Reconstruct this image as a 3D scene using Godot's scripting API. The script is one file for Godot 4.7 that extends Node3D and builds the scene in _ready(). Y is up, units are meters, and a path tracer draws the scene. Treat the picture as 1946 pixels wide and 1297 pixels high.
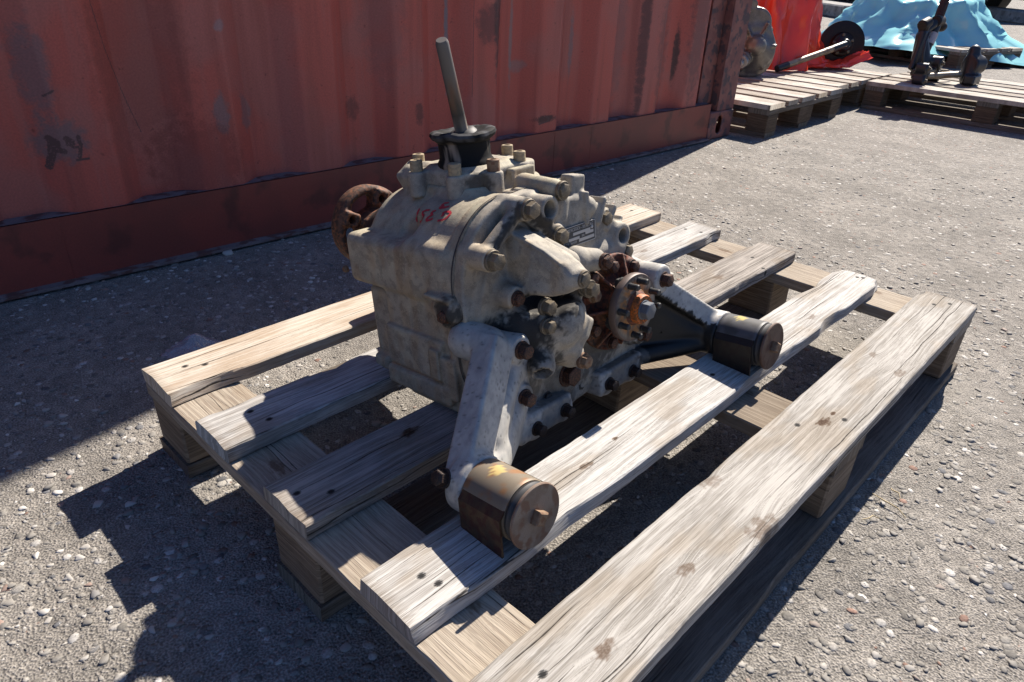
extends Node3D
# A gearbox on a wooden pallet beside a shipping container, in hard low sun. x runs along the near pallet's
# boards, z across them towards the viewer's right, y up. Metres.

class MB:
	var v := PackedVector3Array()
	var n := PackedVector3Array()
	var c := PackedColorArray()
	var uv := PackedVector2Array()
	var idx := PackedInt32Array()
	var use_color := false
	func vert(p: Vector3, m: Vector3, t := Vector2.ZERO, k := Color.WHITE) -> int:
		v.append(p); n.append(m); uv.append(t); c.append(k)
		return v.size() - 1
	func tri(i: int, j: int, k: int) -> void:
		var g := (v[k] - v[i]).cross(v[j] - v[i])
		if g.dot(n[i] + n[j] + n[k]) >= 0.0:
			idx.append(i); idx.append(j); idx.append(k)
		else:
			idx.append(i); idx.append(k); idx.append(j)
	func quad(i: int, j: int, k: int, l: int) -> void:
		tri(i, j, k); tri(i, k, l)
	func raw(i: int, j: int, k: int, l: int) -> void:
		idx.append_array([i, j, k, i, k, l])
	func flat(pts: Array, out: Vector3, k := Color.WHITE, uvs: Array = []) -> void:
		var m: Vector3 = (pts[1] - pts[0]).cross(pts[2] - pts[0]).normalized()
		if m.dot(out) < 0.0: m = -m
		var b := v.size()
		for a in pts.size():
			vert(pts[a], m, uvs[a] if a < uvs.size() else Vector2.ZERO, k)
		for a in range(1, pts.size() - 1):
			tri(b, b + a, b + a + 1)
	# a box with chamfered edges
	func box(tr: Transform3D, size: Vector3, bevel := 0.003, k := Color.WHITE) -> void:
		var h := size * 0.5
		var b: float = minf(bevel, minf(h.x, minf(h.y, h.z)) * 0.9)
		var o := tr.origin
		var q := func(x: float, y: float, z: float) -> Vector3: return tr * Vector3(x, y, z)
		var ax := [0, 1, 2]
		for a in ax:
			for s in [-1.0, 1.0]:
				var pts := []
				for w in [[-1, -1], [1, -1], [1, 1], [-1, 1]]:
					var p := Vector3.ZERO
					p[a] = s * h[a]
					p[(a + 1) % 3] = w[0] * (h[(a + 1) % 3] - b)
					p[(a + 2) % 3] = w[1] * (h[(a + 2) % 3] - b)
					pts.append(tr * p)
				flat(pts, (pts[0] + pts[2]) * 0.5 - o, k)
		if bevel <= 0.0: return
		for a in ax:
			var a1: int = (a + 1) % 3
			var a2: int = (a + 2) % 3
			for s1 in [-1.0, 1.0]:
				for s2 in [-1.0, 1.0]:
					var pts := []
					for w in [[-1, 0], [1, 0], [1, 1], [-1, 1]]:
						var p := Vector3.ZERO
						p[a] = w[0] * (h[a] - b)
						p[a1] = s1 * (h[a1] - (b if w[1] == 1 else 0.0))
						p[a2] = s2 * (h[a2] - (0.0 if w[1] == 1 else b))
						pts.append(tr * p)
					flat(pts, (pts[0] + pts[2]) * 0.5 - o, k)
		for sx in [-1.0, 1.0]:
			for sy in [-1.0, 1.0]:
				for sz in [-1.0, 1.0]:
					flat([tr * Vector3(sx * h.x, sy * (h.y - b), sz * (h.z - b)), tr * Vector3(sx * (h.x - b), sy * h.y, sz * (h.z - b)), tr * Vector3(sx * (h.x - b), sy * (h.y - b), sz * h.z)], tr.basis * Vector3(sx, sy, sz), k)
	# a profile of (radius, height) turned about the y axis; corners sharper than about 35 degrees stay crisp
	func lathe(tr: Transform3D, prof: Array, seg := 24, col = null, open := false) -> void:
		var m := prof.size()
		var sn := []
		for a in m - 1:
			var d: Vector2 = prof[a + 1] - prof[a]
			sn.append(Vector2(d.y, -d.x).normalized())
		for a in m - 1:
			var na: Vector2 = sn[a]
			var nb: Vector2 = sn[a]
			if a > 0 and sn[a - 1].dot(sn[a]) > 0.8: na = (sn[a - 1] + sn[a]).normalized()
			if a < m - 2 and sn[a + 1].dot(sn[a]) > 0.8: nb = (sn[a + 1] + sn[a]).normalized()
			var b := v.size()
			for s in seg + 1:
				var t := TAU * s / seg
				var e := Vector3(cos(t), 0, sin(t))
				for w in 2:
					var r: Vector2 = prof[a + w]
					var nn: Vector2 = nb if w == 1 else na
					var p := e * r.x + Vector3(0, r.y, 0)
					vert(tr * p, (tr.basis * (e * nn.x + Vector3(0, nn.y, 0))).normalized(), Vector2(float(s) / seg, r.y), col.call(p) if col != null else Color.WHITE)
			for s in seg:
				quad(b + s * 2, b + s * 2 + 1, b + s * 2 + 3, b + s * 2 + 2)
	func tube(pts: Array, radii: Array, seg := 12, caps := true, k := Color.WHITE) -> void:
		var up := Vector3.UP
		var d0: Vector3 = (pts[1] - pts[0]).normalized()
		if absf(d0.y) > 0.9: up = Vector3.RIGHT
		var side := d0.cross(up).normalized()
		var b := v.size()
		var m := pts.size()
		for a in m:
			var d: Vector3 = (pts[mini(a + 1, m - 1)] - pts[maxi(a - 1, 0)]).normalized()
			side = (side - d * side.dot(d)).normalized()
			var s2 := d.cross(side)
			for s in seg:
				var t := TAU * s / seg
				var e := side * cos(t) + s2 * sin(t)
				vert(pts[a] + e * radii[a], e, Vector2(float(s) / seg, a), k)
		for a in m - 1:
			for s in seg:
				var s1 := (s + 1) % seg
				quad(b + a * seg + s, b + (a + 1) * seg + s, b + (a + 1) * seg + s1, b + a * seg + s1)
		if caps:
			for a in [0, m - 1]:
				var d: Vector3 = (pts[1] - pts[0]) if a == 0 else (pts[m - 1] - pts[m - 2])
				var o := -d.normalized() if a == 0 else d.normalized()
				var cc := vert(pts[a], o, Vector2.ZERO, k)
				var f := v.size()
				for s in seg: vert(v[b + a * seg + s], o, Vector2.ZERO, k)
				for s in seg: tri(cc, f + s, f + (s + 1) % seg)
	# an n-sided prism along y from y0 to y1 with a chamfer at the top
	func prism(tr: Transform3D, sides: int, r: float, y0: float, y1: float, ch := 0.001, turn := 0.0) -> void:
		var ring := func(rr: float, y: float) -> Array:
			var out := []
			for s in sides:
				var t := TAU * (s + turn) / sides
				out.append(tr * Vector3(cos(t) * rr, y, sin(t) * rr))
			return out
		var a: Array = ring.call(r, y0)
		var b: Array = ring.call(r, y1 - ch)
		var t2: Array = ring.call(r - ch * 1.5, y1)
		var o := tr * Vector3(0, (y0 + y1) * 0.5, 0)
		for s in sides:
			var s1 := (s + 1) % sides
			flat([a[s], a[s1], b[s1], b[s]], (a[s] + b[s1]) * 0.5 - o)
			flat([b[s], b[s1], t2[s1], t2[s]], (b[s] + t2[s1]) * 0.5 - o)
		flat(t2, tr.basis.y)
	func mesh() -> ArrayMesh:
		var arr := []
		arr.resize(Mesh.ARRAY_MAX)
		arr[Mesh.ARRAY_VERTEX] = v
		arr[Mesh.ARRAY_NORMAL] = n
		if use_color: arr[Mesh.ARRAY_COLOR] = c
		arr[Mesh.ARRAY_TEX_UV] = uv
		arr[Mesh.ARRAY_INDEX] = idx
		var m := ArrayMesh.new()
		m.add_surface_from_arrays(Mesh.PRIMITIVE_TRIANGLES, arr)
		return m

# A solid made of smoothly joined primitives, meshed with surface nets.
class Solid:
	var prims := []
	func _add(kind: int, inv: Transform3D, a: Vector3, r: float, op: int, k: float, e := 0.0, b := Vector3.ZERO) -> void:
		prims.append([kind, inv, a, r, op, k, e, b])
	func box(at: Vector3, half: Vector3, r := 0.006, k := 0.008, op := 0, basis := Basis.IDENTITY) -> void:
		_add(0, Transform3D(basis, at).affine_inverse(), half - Vector3(r, r, r), r, op, k)
	func cone(a: Vector3, b: Vector3, ra: float, rb: float, k := 0.008, op := 0) -> void:
		_add(1, Transform3D.IDENTITY, a, ra, op, k, rb, b)
	func cyl(at: Vector3, axis: Vector3, radius: float, half: float, r := 0.003, k := 0.006, op := 0) -> void:
		var z := axis.normalized()
		var x := (Vector3.UP if absf(z.y) < 0.9 else Vector3.RIGHT).cross(z).normalized()
		_add(2, Transform3D(Basis(x, z.cross(x), z), at).affine_inverse(), Vector3(radius - r, half - r, 0), r, op, k)
	func ell(at: Vector3, rad: Vector3, k := 0.01, op := 0, basis := Basis.IDENTITY) -> void:
		_add(3, Transform3D(basis, at).affine_inverse(), rad, 0.0, op, k)
	func ext(at: Vector3, half: Vector3, corner: float, r := 0.005, k := 0.008, op := 0, basis := Basis.IDENTITY) -> void:
		_add(4, Transform3D(basis, at).affine_inverse(), half - Vector3(r, r, r), r, op, k, corner - r)
	# an outline in the local xy plane, made solid along z by half on either side
	func poly(at: Vector3, basis: Basis, outline: PackedVector2Array, half: float, r := 0.004, k := 0.006, op := 0) -> void:
		prims.append([5, Transform3D(basis, at).affine_inverse(), Vector3(0, 0, half - r), r, op, k, 0.0, outline])
	func pd(q: Array, p: Vector3) -> float:
		match q[0]:
			5:
				var l: Vector3 = q[1] * p
				var o: PackedVector2Array = q[7]
				var v := Vector2(l.x, l.y)
				var d := 1e9
				var s := 1.0
				var b: Vector2 = o[o.size() - 1]
				for a in o:
					var e := b - a
					var w := v - a
					d = minf(d, (w - e * clampf(w.dot(e) / e.length_squared(), 0.0, 1.0)).length_squared())
					var c1 := v.y >= a.y
					var c2 := v.y < b.y
					var c3 := e.x * w.y > e.y * w.x
					if (c1 and c2 and c3) or (not c1 and not c2 and not c3): s = -s
					b = a
				var x := s * sqrt(d) + q[3] as float
				var y: float = absf(l.z) - q[2].z
				return Vector2(maxf(x, 0), maxf(y, 0)).length() + minf(maxf(x, y), 0.0) - q[3]
			0:
				var w: Vector3 = (q[1] * p).abs() - q[2]
				return w.max(Vector3.ZERO).length() + minf(maxf(w.x, maxf(w.y, w.z)), 0.0) - q[3]
			1:
				var a: Vector3 = q[2]
				var ab: Vector3 = q[7] - a
				var t := clampf((p - a).dot(ab) / ab.length_squared(), 0.0, 1.0)
				return (p - a - ab * t).length() - lerpf(q[3], q[6], t)
			2:
				var l: Vector3 = q[1] * p
				var x: float = Vector2(l.x, l.y).length() - q[2].x
				var y: float = absf(l.z) - q[2].y
				return Vector2(maxf(x, 0), maxf(y, 0)).length() + minf(maxf(x, y), 0.0) - q[3]
			3:
				var l: Vector3 = q[1] * p
				var k0: float = (l / q[2]).length()
				var k1: float = (l / (q[2] * q[2])).length()
				return k0 * (k0 - 1.0) / maxf(k1, 1e-6)
			_:
				var l: Vector3 = (q[1] * p).abs()
				var ux: float = l.x - q[2].x + q[6]
				var uy: float = l.y - q[2].y + q[6]
				var x: float = Vector2(maxf(ux, 0), maxf(uy, 0)).length() + minf(maxf(ux, uy), 0.0) - q[6]
				var y: float = l.z - q[2].z
				return Vector2(maxf(x, 0), maxf(y, 0)).length() + minf(maxf(x, y), 0.0) - q[3]
	func ev(p: Vector3, list: Array) -> float:
		var d := 10.0
		for q in list:
			var e: float = pd(q, p)
			var k: float = q[5]
			if q[4] == 0:
				var h := maxf(k - absf(d - e), 0.0)
				d = minf(d, e) - (h * h * 0.25 / k if h > 0.0 else 0.0)
			else:
				var h := maxf(k - absf(d + e), 0.0)
				d = maxf(d, -e) + (h * h * 0.25 / k if h > 0.0 else 0.0)
		return d
	func near(c: Vector3, rad: float) -> Array:
		var out := []
		for q in prims:
			if pd(q, c) < rad * (1.7 if q[0] == 3 else 1.15) + q[5] + 0.002: out.append(q)
		return out
	func mesh(cell: float, lo: Vector3, hi: Vector3, col = null) -> ArrayMesh:
		var N := 8
		var bs := cell * N
		var nb := Vector3i(((hi - lo) / bs).ceil())
		var NX := nb.x * N + 2
		var NY := nb.y * N + 2
		var vid := {}
		var V := PackedVector3Array()
		var NN := PackedVector3Array()
		var CC := PackedColorArray()
		var blocks := []
		var half := bs * 0.5
		var rad := half * 1.7321
		var S := N + 1
		var eps := cell * 0.35
		for bz in nb.z:
			for by in nb.y:
				for bx in nb.x:
					var o := lo + Vector3(bx, by, bz) * bs
					var c := o + Vector3(half, half, half)
					var list := near(c, rad + cell)
					if list.is_empty() or absf(ev(c, list)) > rad * 1.35: continue
					var f := PackedFloat32Array()
					f.resize(S * S * S)
					var w := 0
					for z in S:
						for y in S:
							for x in S:
								f[w] = ev(o + Vector3(x, y, z) * cell, list)
								w += 1
					blocks.append([bx, by, bz, f])
					for z in N:
						for y in N:
							for x in N:
								var b := (z * S + y) * S + x
								var cnt := 0
								var d := [f[b], f[b + 1], f[b + S], f[b + S + 1], f[b + S * S], f[b + S * S + 1], f[b + S * S + S], f[b + S * S + S + 1]]
								for e in d:
									if e < 0.0: cnt += 1
								if cnt == 0 or cnt == 8: continue
								var sum := Vector3.ZERO
								var k := 0
								for ed in EDGES:
									var da: float = d[ed[0]]
									var db: float = d[ed[1]]
									if (da < 0.0) == (db < 0.0): continue
									sum += CORN[ed[0]].lerp(CORN[ed[1]], da / (da - db))
									k += 1
								var p := o + (Vector3(x, y, z) + sum / k) * cell
								var g := Vector3.ZERO
								for tt in TET:
									g += tt * ev(p + tt * eps, list)
								g = g.normalized()
								p -= g * clampf(ev(p, list), -cell * 0.4, cell * 0.4)
								vid[((bz * N + z) * NY + by * N + y) * NX + bx * N + x] = V.size()
								V.append(p); NN.append(g)
								if col != null: CC.append(col.call(p, g))
		var I := PackedInt32Array()
		var st := [1, NX, NX * NY]
		var fs := [1, S, S * S]
		for bl in blocks:
			var f: PackedFloat32Array = bl[3]
			for z in N:
				for y in N:
					for x in N:
						var b := (z * S + y) * S + x
						var fa := f[b]
						for a in 3:
							var fb := f[b + fs[a]]
							if (fa < 0.0) == (fb < 0.0): continue
							var id: int = ((bl[2] * N + z) * NY + bl[1] * N + y) * NX + bl[0] * N + x
							var s1: int = st[(a + 1) % 3]
							var s2: int = st[(a + 2) % 3]
							var q0: int = vid.get(id, -1)
							var q1: int = vid.get(id - s1, -1)
							var q2: int = vid.get(id - s1 - s2, -1)
							var q3: int = vid.get(id - s2, -1)
							if q0 < 0 or q1 < 0 or q2 < 0 or q3 < 0: continue
							if fa < 0.0: I.append_array([q0, q1, q2, q0, q2, q3] if false else [q0, q2, q1, q0, q3, q2])
							else: I.append_array([q0, q1, q2, q0, q2, q3])
		var arr := []
		arr.resize(Mesh.ARRAY_MAX)
		arr[Mesh.ARRAY_VERTEX] = V
		arr[Mesh.ARRAY_NORMAL] = NN
		if col != null: arr[Mesh.ARRAY_COLOR] = CC
		arr[Mesh.ARRAY_INDEX] = I
		var m := ArrayMesh.new()
		m.add_surface_from_arrays(Mesh.PRIMITIVE_TRIANGLES, arr)
		return m
	# the point where a ray from p along dir meets the surface
	func hit(p: Vector3, dir: Vector3) -> Vector3:
		for a in 60:
			var d := ev(p, prims)
			if d < 0.0001: break
			p += dir * d * 0.9
		return p
	const CORN := [Vector3(0, 0, 0), Vector3(1, 0, 0), Vector3(0, 1, 0), Vector3(1, 1, 0), Vector3(0, 0, 1), Vector3(1, 0, 1), Vector3(0, 1, 1), Vector3(1, 1, 1)]
	const EDGES := [[0, 1], [2, 3], [4, 5], [6, 7], [0, 2], [1, 3], [4, 6], [5, 7], [0, 4], [1, 5], [2, 6], [3, 7]]
	const TET := [Vector3(1, -1, -1), Vector3(-1, -1, 1), Vector3(-1, 1, -1), Vector3(1, 1, 1)]

var rng := RandomNumberGenerator.new()
var used := {}
var M := {}
var T := {}

func numbered(called: String) -> String:
	var k: int = used.get(called, 0)
	used[called] = k + 1
	return called if k == 0 else "%s_%03d" % [called, k]

func tag(o: Node, label: String, category: String, group := "", kind := "") -> void:
	if label: o.set_meta("label", label)
	if category: o.set_meta("category", category)
	if group: o.set_meta("group", group)
	if kind: o.set_meta("kind", kind)

func thing(called: String, label: String, category: String, at := Vector3.ZERO, group := "") -> Node3D:
	var o := Node3D.new()
	o.name = numbered(called)
	add_child(o, true)
	o.position = at
	tag(o, label, category, group)
	return o

func part(called: String, mesh: Mesh, mat: Material, parent: Node, tr := Transform3D.IDENTITY) -> MeshInstance3D:
	var o := MeshInstance3D.new()
	o.name = called
	o.mesh = mesh
	if mat: o.material_override = mat
	parent.add_child(o, true)
	o.transform = tr
	return o

func dup(src: Node3D, label: String, group := "") -> Node3D:
	var o: Node3D = src.duplicate()
	o.name = numbered(String(src.name).rstrip("0123456789").rstrip("_"))
	add_child(o, true)
	o.set_meta("label", label)
	if group: o.set_meta("group", group)
	return o

func lin(r: float, g: float, b: float) -> Color:      # a real-world base colour, as albedo_color wants it
	return Color(r, g, b).linear_to_srgb()

func along(at: Vector3, axis: Vector3, turn := 0.0) -> Transform3D:   # y of the part runs along axis
	var y := axis.normalized()
	var x := y.cross(Vector3(0.31, 0.17, 0.93)).normalized()
	if absf(y.dot(Vector3.UP)) > 0.99: x = Vector3.RIGHT
	return Transform3D(Basis(x, y, x.cross(y)) * Basis(Vector3.UP, turn), at)

# ------------------------------------------------------------------ textures
func layer(sd: int, freq: float, w: int, h: int, oct := 4, kind := FastNoiseLite.TYPE_SIMPLEX_SMOOTH, ridged := false) -> PackedByteArray:
	var f := FastNoiseLite.new()
	f.seed = sd
	f.noise_type = kind
	f.frequency = freq
	f.fractal_type = FastNoiseLite.FRACTAL_RIDGED if ridged else FastNoiseLite.FRACTAL_FBM
	f.fractal_octaves = oct
	var im := f.get_seamless_image(w, h, false, false, 0.15, true)
	im.convert(Image.FORMAT_L8)
	return im.get_data()

func tex(w: int, h: int, data: PackedByteArray, fmt := Image.FORMAT_RGB8) -> ImageTexture:
	var im := Image.create_from_data(w, h, false, fmt, data)
	im.generate_mipmaps()
	return ImageTexture.create_from_image(im)

func b8(x: float) -> int:
	return int(clampf(x, 0.0, 1.0) * 255.0)

# mottled surface: from colour a to b by one noise, towards c where a second noise is high, fine speckle on top (colours sRGB)
func mottle(sd: int, n: int, a: Color, b: Color, c: Color, f1: float, f2: float, cut: float, grain: float, soft := 0.12) -> Array:
	var l1 := layer(sd, f1, n, n, 4)
	var l2 := layer(sd + 7, f2, n, n, 5)
	var l3 := layer(sd + 13, 0.35, n, n, 2)
	var out := PackedByteArray()
	out.resize(n * n * 3)
	var hh := PackedByteArray()
	hh.resize(n * n)
	for i in n * n:
		var t := smoothstep(0.25, 0.75, l1[i] / 255.0)
		var s := smoothstep(cut - soft, cut + soft, l2[i] / 255.0)
		var g := 1.0 + (l3[i] / 255.0 - 0.5) * grain
		var k := a.lerp(b, t).lerp(c, s)
		out[i * 3] = b8(k.r * g); out[i * 3 + 1] = b8(k.g * g); out[i * 3 + 2] = b8(k.b * g)
		hh[i] = b8(0.5 + (l3[i] / 255.0 - 0.5) * 0.6 + (l2[i] / 255.0 - 0.5) * 0.6)
	return [tex(n, n, out), tex(n, n, hh, Image.FORMAT_L8)]

# dusty cast metal: soft mottling, darker patches with an edge to them, grit, pits and pale flecks
func cast_tex() -> Array:
	var n := 1024
	var l1 := layer(451, 0.006, n, n, 4)
	var l2 := layer(452, 0.016, n, n, 5)
	var l3 := layer(453, 0.30, n, n, 3)
	var l4 := layer(454, 0.05, n, n, 4)
	var out := PackedByteArray(); out.resize(n * n * 3)
	var hh := PackedByteArray(); hh.resize(n * n)
	var a := Color(0.64, 0.605, 0.54)
	var b := Color(0.56, 0.53, 0.48)
	var c := Color(0.43, 0.40, 0.36)
	for i in n * n:
		var g := l3[i] / 255.0 - 0.5
		var k := a.lerp(b, smoothstep(0.3, 0.7, l1[i] / 255.0))
		k = k.lerp(c, smoothstep(0.52, 0.60, l2[i] / 255.0 + (l4[i] / 255.0 - 0.5) * 0.35) * 0.42)
		k = k.lerp(Color(0.70, 0.67, 0.60), smoothstep(0.60, 0.72, l4[i] / 255.0) * 0.35)
		var m := 1.0 + g * 0.34
		out[i * 3] = b8(k.r * m); out[i * 3 + 1] = b8(k.g * m); out[i * 3 + 2] = b8(k.b * m)
		hh[i] = b8(0.5 + g * 0.7 + (l4[i] / 255.0 - 0.5) * 0.4)
	var r := RandomNumberGenerator.new(); r.seed = 17
	for s in 1500:
		var x := r.randi() % n
		var y := r.randi() % n
		var w := 1 if r.randf() < 0.75 else 2
		var v := 205 if r.randf() < 0.55 else 58
		for dy in w:
			for dx in w:
				var i := ((y + dy) & 1023) * n + ((x + dx) & 1023)
				for ch in 3: out[i * 3 + ch] = v - ch * 6
				hh[i] = 190 if v > 100 else 20
	return [tex(n, n, out), tex(n, n, hh, Image.FORMAT_L8)]

func tri_mat(t: Array, tile: float, rough: float, metal: float, relief := 0.05, tint := Color.WHITE, vcol := false) -> StandardMaterial3D:
	var m := StandardMaterial3D.new()
	m.albedo_color = tint
	m.albedo_texture = t[0]
	m.roughness = rough
	m.metallic = metal
	m.uv1_triplanar = true
	m.uv1_scale = Vector3.ONE / tile
	m.vertex_color_use_as_albedo = vcol
	if relief > 0.0:
		m.heightmap_enabled = true
		m.heightmap_texture = t[1]
		m.heightmap_scale = relief
	return m

func plain(c: Color, rough := 0.6, metal := 0.0) -> StandardMaterial3D:
	var m := StandardMaterial3D.new()
	m.albedo_color = c
	m.roughness = rough
	m.metallic = metal
	return m

# ten strips of weathered board, 1.2 m long and 102 rows high each; a strip has its own tone, cracks, knots and nail holes
const STRIP := 204       # two rows to a millimetre
func wood_atlas() -> Array:
	var W := 1024
	var H := 2048
	var pale := [Color(0.72, 0.69, 0.64), Color(0.70, 0.69, 0.67), Color(0.60, 0.575, 0.545), Color(0.71, 0.70, 0.68), Color(0.655, 0.64, 0.615), Color(0.62, 0.58, 0.52), Color(0.58, 0.56, 0.53), Color(0.52, 0.46, 0.39), Color(0.70, 0.68, 0.64), Color(0.60, 0.57, 0.53)]
	var dark := [Color(0.60, 0.53, 0.46), Color(0.47, 0.455, 0.44), Color(0.38, 0.355, 0.33), Color(0.50, 0.48, 0.455), Color(0.46, 0.44, 0.41), Color(0.46, 0.41, 0.36), Color(0.39, 0.37, 0.35), Color(0.34, 0.29, 0.24), Color(0.48, 0.45, 0.42), Color(0.41, 0.38, 0.34)]
	# strip, along (m), across (mm), radius (mm), depth of colour
	var knots := [[2, 0.186, 34, 8, 1.0], [4, 0.613, 52, 8, 0.9], [4, 0.643, 53, 3, 0.9], [4, 0.109, 63, 8, 0.5], [4, 0.245, 63, 7, 0.4], [4, 0.36, 90, 14, 0.35], [4, 0.387, 9, 9, 0.3], [4, 0.83, 80, 8, 0.3], [4, 0.86, 30, 6, 0.3],
		[3, 0.30, 45, 6, 0.5], [3, 0.37, 36, 3, 0.7], [3, 0.92, 60, 7, 0.3], [1, 0.95, 40, 6, 0.3], [2, 0.95, 45, 9, 0.3], [0, 0.62, 30, 7, 0.25], [5, 0.3, 60, 10, 0.4], [5, 0.62, 30, 8, 0.4], [6, 0.5, 40, 9, 0.5], [8, 0.4, 50, 8, 0.5], [8, 0.9, 30, 9, 0.5], [9, 0.2, 40, 9, 0.5]]
	var nails := [[0, 0.047, 35], [0, 0.071, 49], [0, 1.155, 37], [1, 0.06, 30], [1, 0.07, 62], [1, 1.14, 25], [1, 1.15, 60], [2, 0.02, 38], [2, 0.05, 62], [2, 1.061, 84], [2, 1.10, 40], [3, 0.045, 40], [3, 0.051, 59], [3, 1.167, 46], [3, 1.173, 55], [3, 0.61, 40], [4, 0.051, 40], [4, 1.145, 38], [4, 1.173, 58], [4, 0.58, 30], [4, 0.64, 70]]
	var bent := FastNoiseLite.new(); bent.seed = 3; bent.frequency = 1.0; bent.fractal_octaves = 2
	var ring := FastNoiseLite.new(); ring.seed = 11; ring.frequency = 1.0; ring.fractal_octaves = 3
	var fine := FastNoiseLite.new(); fine.seed = 23; fine.frequency = 1.0; fine.fractal_octaves = 2
	var blot := layer(91, 0.012, 512, 1024, 4)
	var out := PackedByteArray(); out.resize(W * H * 3)
	var hh := PackedByteArray(); hh.resize(W * H)
	var by_strip := []
	for s in 10:
		by_strip.append([])
	for k in knots: by_strip[k[0]].append(k)
	for y in H:
		var s: int = mini(y / STRIP, 9)
		var r := (y - s * STRIP) * 0.5
		var ks: Array = by_strip[s]
		var ca: Color = pale[s]
		var cb: Color = dark[s]
		for x in W:
			var u := x * 1200.0 / W          # mm along
			var vv := r + bent.get_noise_2d(u * 0.0022, s * 17.0 + r * 0.012) * 7.0
			var kd := 0.0
			var kr := 0.0
			for k in ks:
				var dx: float = (u - k[1] * 1000.0) * 0.55
				var dy: float = r - k[2]
				var q: float = (dx * dx + dy * dy) / (k[3] * k[3])
				if q < 14.0:
					var fall := exp(-q * 0.35)
					vv += signf(dy) * fall * k[3] * 0.55
					if q < 1.6:
						kd = maxf(kd, (1.0 - smoothstep(0.15, 1.3, q + bent.get_noise_2d(u * 0.06, r * 0.12) * 1.0)) * minf(1.0, k[4] * 1.3))
						kr = sin(sqrt(q) * 6.0 + bent.get_noise_2d(u * 0.2, r * 0.2) * 5.0) * 0.3
			var g := ring.get_noise_2d(u * 0.0030, vv * 0.16 + s * 50.0)
			var f := fine.get_noise_2d(u * 0.014, vv * 1.0 + s * 90.0)
			var bl := blot[(y >> 1) * 512 + (x >> 1)] / 255.0
			var t := clampf(0.36 + g * 0.60 + f * 0.55 + (bl - 0.5) * 0.9, 0.0, 1.0)
			var col := ca.lerp(cb, t)
			col = col.lerp(cb * 0.72, smoothstep(0.90, 1.0, 1.0 - absf(g) * 1.3) * (0.18 + bl * 0.35))
			col = col.lerp(Color(0.62, 0.55, 0.46), clampf((bl - 0.58) * 1.4, 0.0, 0.22))
			col = col.lerp(Color(0.25, 0.175, 0.12), kd * (0.85 + kr * 0.5))
			var e := minf(u, 1200.0 - u)
			if e < 14.0: col = col.lerp(Color(0.36, 0.31, 0.26), (1.0 - e / 14.0) * 0.5 * (0.6 + f))
			var i := y * W + x
			out[i * 3] = b8(col.r); out[i * 3 + 1] = b8(col.g); out[i * 3 + 2] = b8(col.b)
			hh[i] = b8(0.66 - g * 0.16 - f * 0.22 - kd * 0.1)
	# splits that run with the grain
	var cr := RandomNumberGenerator.new(); cr.seed = 64
	for s in 10:
		for w in (15 if s < 5 else 9):
			var yc := cr.randf_range(6.0, 92.0)
			var u0 := cr.randf_range(-200.0, 1100.0)
			var u1 := u0 + 60.0 + pow(cr.randf(), 1.6) * 620.0
			if w < 3: u0 = -5.0; u1 = cr.randf_range(60.0, 260.0)          # from the ends
			elif w < 5: u1 = 1205.0; u0 = u1 - cr.randf_range(60.0, 260.0)
			var wide := cr.randf_range(0.25, 0.8)
			var sl := cr.randf_range(-0.006, 0.006)
			for x in range(maxi(0, int(u0 * W / 1200.0)), mini(W, int(u1 * W / 1200.0))):
				var u := x * 1200.0 / W
				var t := (u - u0) / (u1 - u0)
				var yy := (yc + (u - u0) * sl + bent.get_noise_2d(u * 0.008, w * 7.0 + s) * 2.6) * 2.0
				var hw := wide * 2.0 * sin(PI * clampf(t, 0.04, 0.96)) * (0.7 + 0.6 * absf(fine.get_noise_2d(u * 0.05, w)))
				for dy in range(-2, 3):
					var a := clampf(hw + 0.5 - absf(int(yy) + dy - yy), 0.0, 1.0) * 0.82
					if a <= 0.0: continue
					var i := (s * STRIP + clampi(int(yy) + dy, 1, STRIP - 2)) * W + x
					for ch in 3: out[i * 3 + ch] = int(lerpf(out[i * 3 + ch], 34 - ch * 4, a))
					hh[i] = int(hh[i] * (1.0 - 0.6 * a))
	for k in nails:
		var cx := int(k[1] / 1.2 * W)
		var cy: int = k[0] * STRIP + k[2] * 2
		for dy in range(-7, 8):
			for dx in range(-6, 7):
				var q := dx * dx / 7.0 + dy * dy / 20.0 + (1.2 if (dx * 7 + dy * 3) % 5 == 0 else 0.0)
				if q < 2.6:
					var i := ((cy + dy) * W + clampi(cx + dx, 0, W - 1))
					var a := 0.9 if q < 1.4 else 0.5
					for ch in 3: out[i * 3 + ch] = int(lerpf(out[i * 3 + ch], 26, a))
					hh[i] = int(hh[i] * 0.3)
	return [tex(W, H, out), tex(W, H, hh, Image.FORMAT_L8)]

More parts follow.
